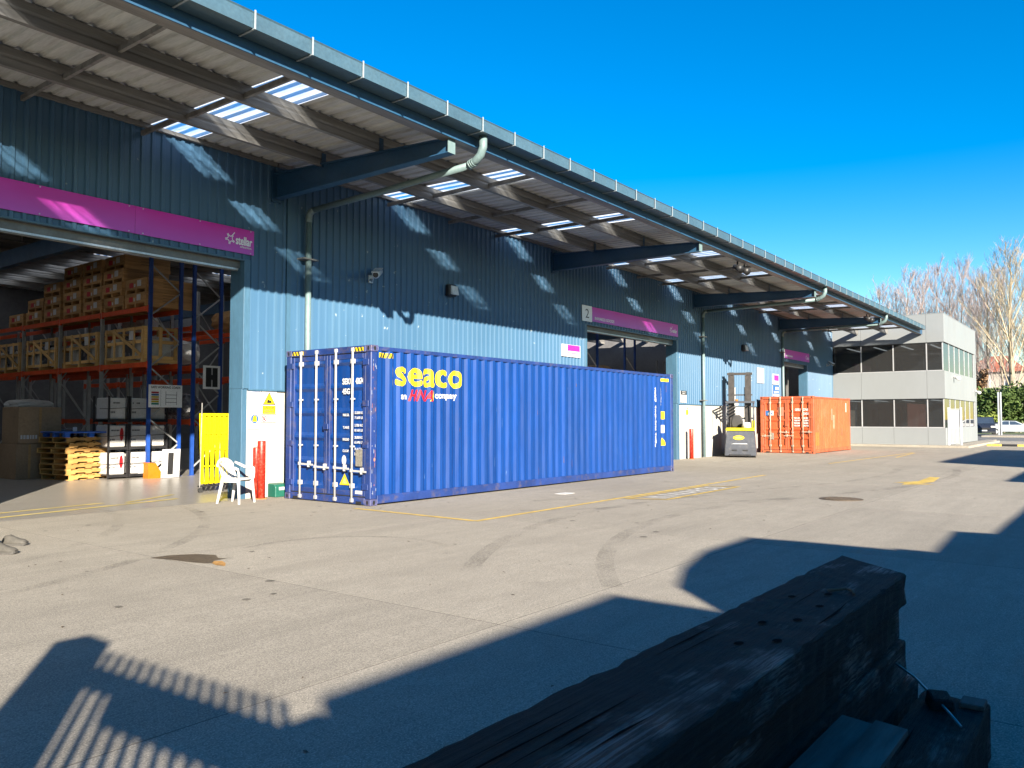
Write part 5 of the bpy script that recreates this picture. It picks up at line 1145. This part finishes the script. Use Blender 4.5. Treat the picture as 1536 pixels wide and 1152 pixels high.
for k, (u, X, s, n, m_, lab) in enumerate(((1470, 96, (2, 2.0, 5.2), 3000, 'leaf_green', 'dark evergreen bush beside the office end behind the dark car'), (1487, 98, (2.2, 2.4, 6.0), 3600, 'leaf_green', 'tall dense evergreen bush behind the silver sedan'), (1505, 97, (2, 2.0, 5.0), 2600, 'leaf_green', 'evergreen bush around the foot of the big golden tree'), (1530, 99, (2.5, 2.6, 5.4), 3200, 'leaf_green', 'evergreen bush beyond the white car'), (1485, 93, (1., 1.3, 2.2), 900, 'leaf_lime', 'low yellow green shrub behind the sedan roof'), (1467, 101, (1.5, 1.6, 8.2), 1700, 'leaf_brown', 'tall brown winter hedge rising beside the office'), (1478, 104, (1.6, 1.8, 7.0), 1700, 'leaf_brown', 'brown twiggy bush below the red roofed house'))):
    p = at_x(u, 600, X); bush('bush', lab, (X, p.y), s, n, m_, 60+k)
hp = at_x(1490, 575, 150); hs_ = thing('house', 'pale house with a red tiled hip roof behind the trees', 'house', (150, hp.y, 0))
hx, hy = 150, hp.y
MB().box(hx, hx+9, hy-4.5, hy+4.0, 0, 9.6).build('wall', 'brick_house', hs_)
MB().add([(hx-.6, hy-5.1, 9.6), (hx-.6, hy+4.6, 9.6), (hx+9.6, hy+4.6, 9.6), (hx+9.6, hy-5.1, 9.6), (hx+4.5, hy-1.8, 12.6), (hx+4.5, hy+1.4, 12.6)], [(0, 1, 5, 4), (2, 3, 4, 5), (1, 2, 5), (3, 0, 4), (0, 3, 2, 1)]).build('roof', 'tile_red', hs_)
for y in (1.2, -2.4): 
    w_ = MB().box(hx-.05, hx, hy+y-.8, hy+y+.8, 7.0, 9.0).build('window', 'white_paint', hs_); MB().box(hx-.07, hx-.05, hy+y-.65, hy+y+.65, 7.15, 8.85).build('pane', 'car_glass' if y < 0 else 'white_paint', w_)

# ------------------------------------------------------------------ timber stack in the foreground
def sleeper(root, x0, x1, y0, y1, z0, z1, skew, seed, name='timber'):
    rn = random.Random(seed); nx = 60; prof_ = []
    cx = [x0+(x1-x0)*k/nx for k in range(nx+1)]; rings = []
    for k, x in enumerate(cx):
        t = k/nx; j = lambda a: rn.uniform(-a, a)
        def P(y, z):
            f = (y-y0)/(y1-y0); return (x+(skew*(f-.5) if k == nx else (skew*(f-.5)*max(0, (t-.75)/.25))), y+j(.005), z+j(.0022))
        b = .004+abs(j(.006))+(abs(j(.02)) if rn.random() < .12 else 0)
        rings.append([P(y0, z0+b), P(y0+j(.004), (z0+z1)/2), P(y0, z1-b), P(y0+b, z1), P(y0*.66+y1*.34, z1-abs(j(.004))), P(y0*.34+y1*.66, z1-abs(j(.004))), P(y1-b, z1), P(y1, z1-b), P(y1, (z0+z1)/2), P(y1, z0+b), P(y1-b, z0), P(y0+b, z0)])
    return MB().loft(rings).build(name, 'old_timber', root, fix=True)
def timber_thing(label, *a, holes=()):
    x0, x1, y0, y1, z0, z1 = a[:6]; r = thing('timber_beam', label, 'timber', ((x0+x1)/2, (y0+y1)/2, z0), 'old timbers in the stack'); b = sleeper(r, *a)
    for (x, y) in holes:
        flat('bolt_hole', ell(x, y, .026, .017, 12), (0, 0, z1+.0028), PX, PY, 'pit_black', r)
    rn = random.Random(a[7])
    for k in range(16):       # long drying cracks, cut as thin dark slots standing a hair proud
        x = rn.uniform(x0+.3, x1-.9); y = rn.uniform(y0+.05, y1-.05); L = rn.uniform(.25, .9); w = rn.uniform(.0015, .005)
        MB().add([(x, y, z1+.0026), (x+L*.5, y-w+rn.uniform(-.01, .01), z1+.0026), (x+L, y+rn.uniform(-.015, .015), z1+.0026), (x+L*.5, y+w, z1+.0026)], [(0, 1, 2, 3)]).build('crack', 'pit_black', r, fix=False)
    return r
tb = timber_thing('long wide black timber beam topmost on the stack of old timbers', -9.3, -5.07, -9.80, -9.36, .575, .735, .42, 1, holes=((-6.05, -9.62), (-6.32, -9.66), (-6.20, -9.50), (-6.75, -9.56), (-6.98, -9.70), (-7.1, -9.60), (-6.62, -9.66)))
stp = MB().tube([(-5.98, -9.60, .742), (-5.90, -9.66, .744), (-5.93, -9.70, .744), (-5.99, -9.72, .742)], .007, 6).build('staple', 'iron', tb, True)
timber_thing('old timber beam directly under the topmost beam of the stack', -9.3, -5.10, -9.76, -9.335, .385, .57, .3, 2)
timber_thing('mossy old timber second from the ground in the stack', -9.3, -5.16, -9.79, -9.38, .195, .38, .2, 3)
timber_thing('rough old timber lying on the ground at the bottom of the stack', -9.3, -5.12, -9.84, -9.36, 0.0, .19, .25, 4)
timber_thing('short thick timber on the ground beside the stack with nailed block', -8.6, -5.62, -10.22, -9.93, 0, .24, .05, 5)
nb_ = thing('timber_block', 'broken wooden block lying on the end of the short thick timber', 'block', (-5.8, -10.05, .24)); MB().loft([[(-5.90, -10.02, .24), (-5.78, -9.97, .24), (-5.72, -10.06, .24), (-5.84, -10.11, .24)], [(-5.89, -10.03, .295), (-5.80, -9.985, .31), (-5.74, -10.06, .30), (-5.83, -10.10, .285)]]).build('block', 'old_timber', nb_, bevel=.006)
nb2 = thing('timber_block', 'small flat offcut nailed at the end of the short thick timber', 'block', (-5.7, -10.17, .24)); MB().box(-5.76, -5.64, -10.21, -10.11, .238, .262).build('block', 'grey_plank', nb2, bevel=.004)
pk = thing('wooden_crate', 'small grey weathered plank crate leaning beside the timber stack', 'crate', (-7, -9.9, 0))
for k in range(2): MB().add([(-7.6, -9.84-.118*k, .40), (-6.66+.02*k, -9.84-.118*k, .385), (-6.66+.02*k, -9.953-.118*k, .375), (-7.6, -9.953-.118*k, .39), (-7.6, -9.84-.118*k, .42), (-6.66+.02*k, -9.84-.118*k, .405), (-6.66+.02*k, -9.953-.118*k, .395), (-7.6, -9.953-.118*k, .41)], [(0,3,2,1),(4,5,6,7),(0,1,5,4),(1,2,6,5),(2,3,7,6),(3,0,4,7)]).build('plank', 'grey_plank', pk)
MB().bar((-6.68, -9.86, .38), (-6.64, -10.02, .0), .05, .02).build('strut', 'grey_plank', pk); MB().bar((-6.70, -10.05, .38), (-6.66, -9.9, .1), .04, .02).build('strut', 'grey_plank', pk); MB().box(-7.5, -6.68, -10.06, -9.86, .0, .06).build('plank', 'grey_plank', pk)
for x in (-7.4, -6.9): MB().box(x, x+.06, -10.05, -9.86, .06, .39).build('post', 'grey_plank', pk)
wr = MB().tube([(-5.55, -9.80, .33), (-5.62, -9.9, .30), (-5.78, -10.0, .28), (-5.9, -10.08, .262), (-6.05, -10.16, .25)], .006, 6).build('steel_strap', 'steel_wire', None, True); tag(wr, 'loose grey steel strap trailing from the stack over the short timber', 'strap')

# ------------------------------------------------------------------ unseen shadow casters added behind the camera, shaped from the yard's shadows
sh = thing('shadow_caster', 'unseen grey shadow caster with an outline traced back from the yard shadow', 'caster_wall', (-6, -17, 0))
out = [(-13.05, 3.92), (-9.77, 3.93), (-9.3, 3.62), (-9.1, 3.49), (-8.9, 3.8), (-8.25, 3.96), (-7.3, 4.08), (-5.9, 4.08), (-5.35, 3.78), (-5.14, 3.36), (-4.5, 3.30), (-4.3, 3.12), (-2.2, 3.17), (-1.8, 2.96), (3.2, 2.94)]  # silhouette traced back along the sun from the shadow's edge
MB().prism([(-13.05, 0)]+out+[(3.2, 0)], 1, -18.5, -16).build('wall', 'caster_grey', sh)
st1 = thing('tall_caster', 'unseen tall block added to cast the far shadow band on the yard', 'caster_block', (20, -18, 0)); MB().box(15.2, 30, -18.6, -16, 0, 4.72).build('caster_block', 'caster_grey', st1, bevel=.05); MB().box(17, 18, -17.8, -16.8, 4.7, 4.85).build('hatch', 'tin', st1)  # plain box added out of view to cast the far shadow band
st2 = thing('low_caster', 'unseen low block added to cast the small shadow wedge on the yard', 'bin', (10, -18, 0)); MB().box(8.5, 13.2, -18.3, -16, 0, 3.3).build('bin', 'caster_grey', st2, bevel=.04); MB().box(8.4, 13.3, -18.4, -15.95, 3.3, 3.36).build('lid', 'tin', st2)  # plain box added out of view to cast a small shadow wedge
fe = thing('picket_gate', 'tall picket gate on a thick post behind the viewpoint', 'gate', (-11.2, -11.5, 0))
FXG = -11.12
def up(gx_, gy_): k = (gx_-FXG)/.5635; return gy_-.826*k, k*.364    # where a ground shadow point comes from on the gate's plane
py0, pz0 = up(-7.25, -4.9)
MB().box(FXG-.12, FXG+.12, py0-.16, py0+.16, 0, pz0).build('post', 'caster_grey', fe); MB().tube([(FXG, py0-.09, pz0-.02), (FXG, py0-.09, pz0+.05)], [.09, .04], 10).build('post_cap', 'caster_grey', fe); MB().tube([(FXG, py0+.08, pz0-.02), (FXG, py0+.08, pz0+.02)], [.08, .04], 10).build('post_cap', 'caster_grey', fe)
ya, za = up(-7.52, -5.55); yb_, zb_ = up(-7.40, -7.35)
MB().add([(FXG, ya+.3, za), (FXG, yb_-.2, zb_), (FXG, yb_-.2, zb_-.14), (FXG, ya+.3, za-.14), (FXG+.05, ya+.3, za), (FXG+.05, yb_-.2, zb_), (FXG+.05, yb_-.2, zb_-.14), (FXG+.05, ya+.3, za-.14)], [(0,3,2,1),(4,5,6,7),(0,1,5,4),(1,2,6,5),(2,3,7,6),(3,0,4,7)]).build('rail', 'caster_grey', fe)
y1_ = ya-.35; z1_ = za+(zb_-za)*.35/(ya-yb_)
MB().add([(FXG+d_, y_, z_) for d_ in (.002, .048) for y_, z_ in ((y1_, z1_-.10), (yb_-.2, zb_-.10), (yb_-.2, zb_-.29), (y1_, z1_-.29))], [(0,3,2,1),(4,5,6,7),(0,1,5,4),(1,2,6,5),(2,3,7,6),(3,0,4,7)]).build('rail', 'caster_grey', fe)
npk = 15
for k in range(npk):
    y = ya-.06-k*(ya-yb_)/npk; zt2 = za+(zb_-za)*k/npk+.13; MB().box(FXG+.052, FXG+.072, y-.026, y+.026, .1, zt2).build('picket', 'caster_grey', fe)
MB().box(FXG, FXG+.05, yb_-.2, ya+.3, .9, 1.1).build('rail', 'caster_grey', fe); MB().box(FXG-.1, FXG+.1, yb_-.3, yb_-.16, 0, zb_+.1).build('post', 'caster_grey', fe)

# ------------------------------------------------------------------ seated person with legs stretched into view
pe = thing('person', 'person seated on the ground with outstretched legs in dark trousers and worn grey trainers', 'person', (-6.55, .75, 0))
D = Vector((.62, -.78, 0)).normalized(); S = Vector((-D.y, D.x, 0)); Z = Vector((0, 0, 1)); O = Vector((-6.55, .75, 0))
def pp_(a, b, c): return O+D*a+S*b+Z*c
def skin(name, verts, edges, radii, mat, root=0, sub=2):
    me = bpy.data.meshes.new(name); me.from_pydata([v-Vector(pe.location) for v in verts], edges, []); o = link(name, me, pe)
    md = o.modifiers.new('s', 'SKIN'); sv = me.skin_vertices[0].data
    for i, r in enumerate(radii): sv[i].radius = (r, r) if not isinstance(r, tuple) else r; sv[i].use_root = (i == root)
    md.use_smooth_shade = True; sd = o.modifiers.new('d', 'SUBSURF'); sd.levels = sd.render_levels = sub
    me.materials.append(MATS[mat]); return o
A1, A2 = (.98, .05, .10), (1.0, -.22, .11)
skin('body', [pp_(-.06, 0, .30), pp_(-.10, 0, .55), pp_(-.10, 0, .72), pp_(-.08, 0, .80), pp_(-.05, 0, .92), pp_(-.10, .2, .70), pp_(-.16, .28, .44), pp_(-.1, .32, .2), pp_(-.06, .33, .06), pp_(-.10, -.2, .70), pp_(-.16, -.28, .44), pp_(-.1, -.32, .2), pp_(-.06, -.33, .06), pp_(.02, .1, .16), pp_(.45, .1, .22), pp_(.9, .06, .12), pp_(.02, -.1, .16), pp_(.45, -.14, .24), pp_(.9, -.2, .13)],
     [(0, 1), (1, 2), (2, 3), (3, 4), (2, 5), (5, 6), (6, 7), (7, 8), (2, 9), (9, 10), (10, 11), (11, 12), (0, 13), (13, 14), (14, 15), (0, 16), (16, 17), (17, 18)], [.14, .13, .12, .055, .095, .06, .045, .036, .03, .06, .045, .036, .03, .08, .055, .042, .08, .055, .042], 'skin')
skin('jacket', [pp_(-.06, 0, .22), pp_(-.10, 0, .5), pp_(-.10, 0, .70), pp_(-.10, .2, .68), pp_(-.16, .28, .44), pp_(-.1, .32, .2), pp_(-.10, -.2, .68), pp_(-.16, -.28, .44), pp_(-.1, -.32, .2)], [(0, 1), (1, 2), (2, 3), (3, 4), (4, 5), (2, 6), (6, 7), (7, 8)], [.175, .165, .15, .08, .065, .055, .08, .065, .055], 'cloth_navy')
skin('trousers', [pp_(-.06, 0, .14), pp_(.05, .1, .15), pp_(.45, .1, .22), pp_(.92, .06, .14), pp_(.05, -.1, .15), pp_(.45, -.14, .24), pp_(.90, -.2, .15)], [(0, 1), (1, 2), (2, 3), (0, 4), (4, 5), (5, 6)], [.14, .105, .08, .062, .105, .08, .062], 'cloth_dark')
hh = MB(); 
for k in range(1): pass
skin('hair', [pp_(-.09, 0, .93), pp_(-.08, 0, 1.0), pp_(-.03, 0, 1.02)], [(0, 1), (1, 2)], [.095, .09, .075], 'hair')
def shoe(h, tilt, yawd):
    d = (D*math.cos(yawd)+S*math.sin(yawd)).normalized(); s = Vector((-d.y, d.x, 0)); rings = []; rs = []
    for t, w, zt2, zb2 in ((0, .026, .07, .012), (.03, .036, .105, .0), (.09, .040, .115, 0), (.15, .044, .09, .0), (.21, .048, .072, .0), (.262, .046, .064, .002), (.288, .036, .05, .008), (.298, .02, .036, .014)):
        c = h+d*t
        def q(a, z): return c+s*a+Z*(z+tilt*t)
        w *= 1.2; zt2 *= 1.15
        rings.append([q(-w*.9, zb2+.02), q(-w, zb2+.035), q(-w*.75, zt2*.82), q(-w*.3, zt2), q(w*.3, zt2), q(w*.75, zt2*.82), q(w, zb2+.035), q(w*.9, zb2+.02)])
        rs.append([q(-w*1.02, zb2), q(-w*1.06, zb2+.026), q(w*1.06, zb2+.026), q(w*1.02, zb2)])
    o = MB().loft(rings).build('shoe', 'shoe_grey', pe, True); MB().loft(rs).build('sole', 'shoe_sole', o)
    for k in range(4): t = .10+.028*k; z = .113-.012*k; c = h+d*t; MB().tube([c-s*.028+Z*(z-.006+tilt*t), c+Z*(z+.004+tilt*t), c+s*.028+Z*(z-.006+tilt*t)], .0035, 5).build('lace', 'label_white', o)

def gpt(u, v, z=0.): d = ray(u, v); return CAM+d*((z-CAM.z)/d.z)
toe1 = gpt(40, 818, .0); toe2 = gpt(24, 831, 0)
shoe(toe1-D*.29, .0, 0); shoe(toe2-(D*math.cos(.1)-S*math.sin(.1))*.29, 0, -.1)

# leaf litter and grit on the yard, too small to count
rn = random.Random(9); mb = MB()
for k in range(260):
    x, y = rn.uniform(-8, 20), rn.uniform(-8.5, 1.5)
    if -.2 < x < 12.5 and -.2 < y: continue
    a = rn.uniform(0, 3.14); L = rn.uniform(.006, .028); w = L*rn.uniform(.25, .6); u = Vector((math.cos(a)*L, math.sin(a)*L, 0)); v = Vector((-math.sin(a)*w, math.cos(a)*w, 0)); c = Vector((x, y, .004))
    mb.add([c-u, c+v+Vector((0, 0, .006)), c+u, c-v+Vector((0, 0, .003))], [(0, 1, 2, 3)])
ll = mb.build('leaf_litter', 'oil_stain', None, fix=False, kind='stuff'); tag(ll, 'scattered dry leaf bits and grit on the yard concrete', 'litter')
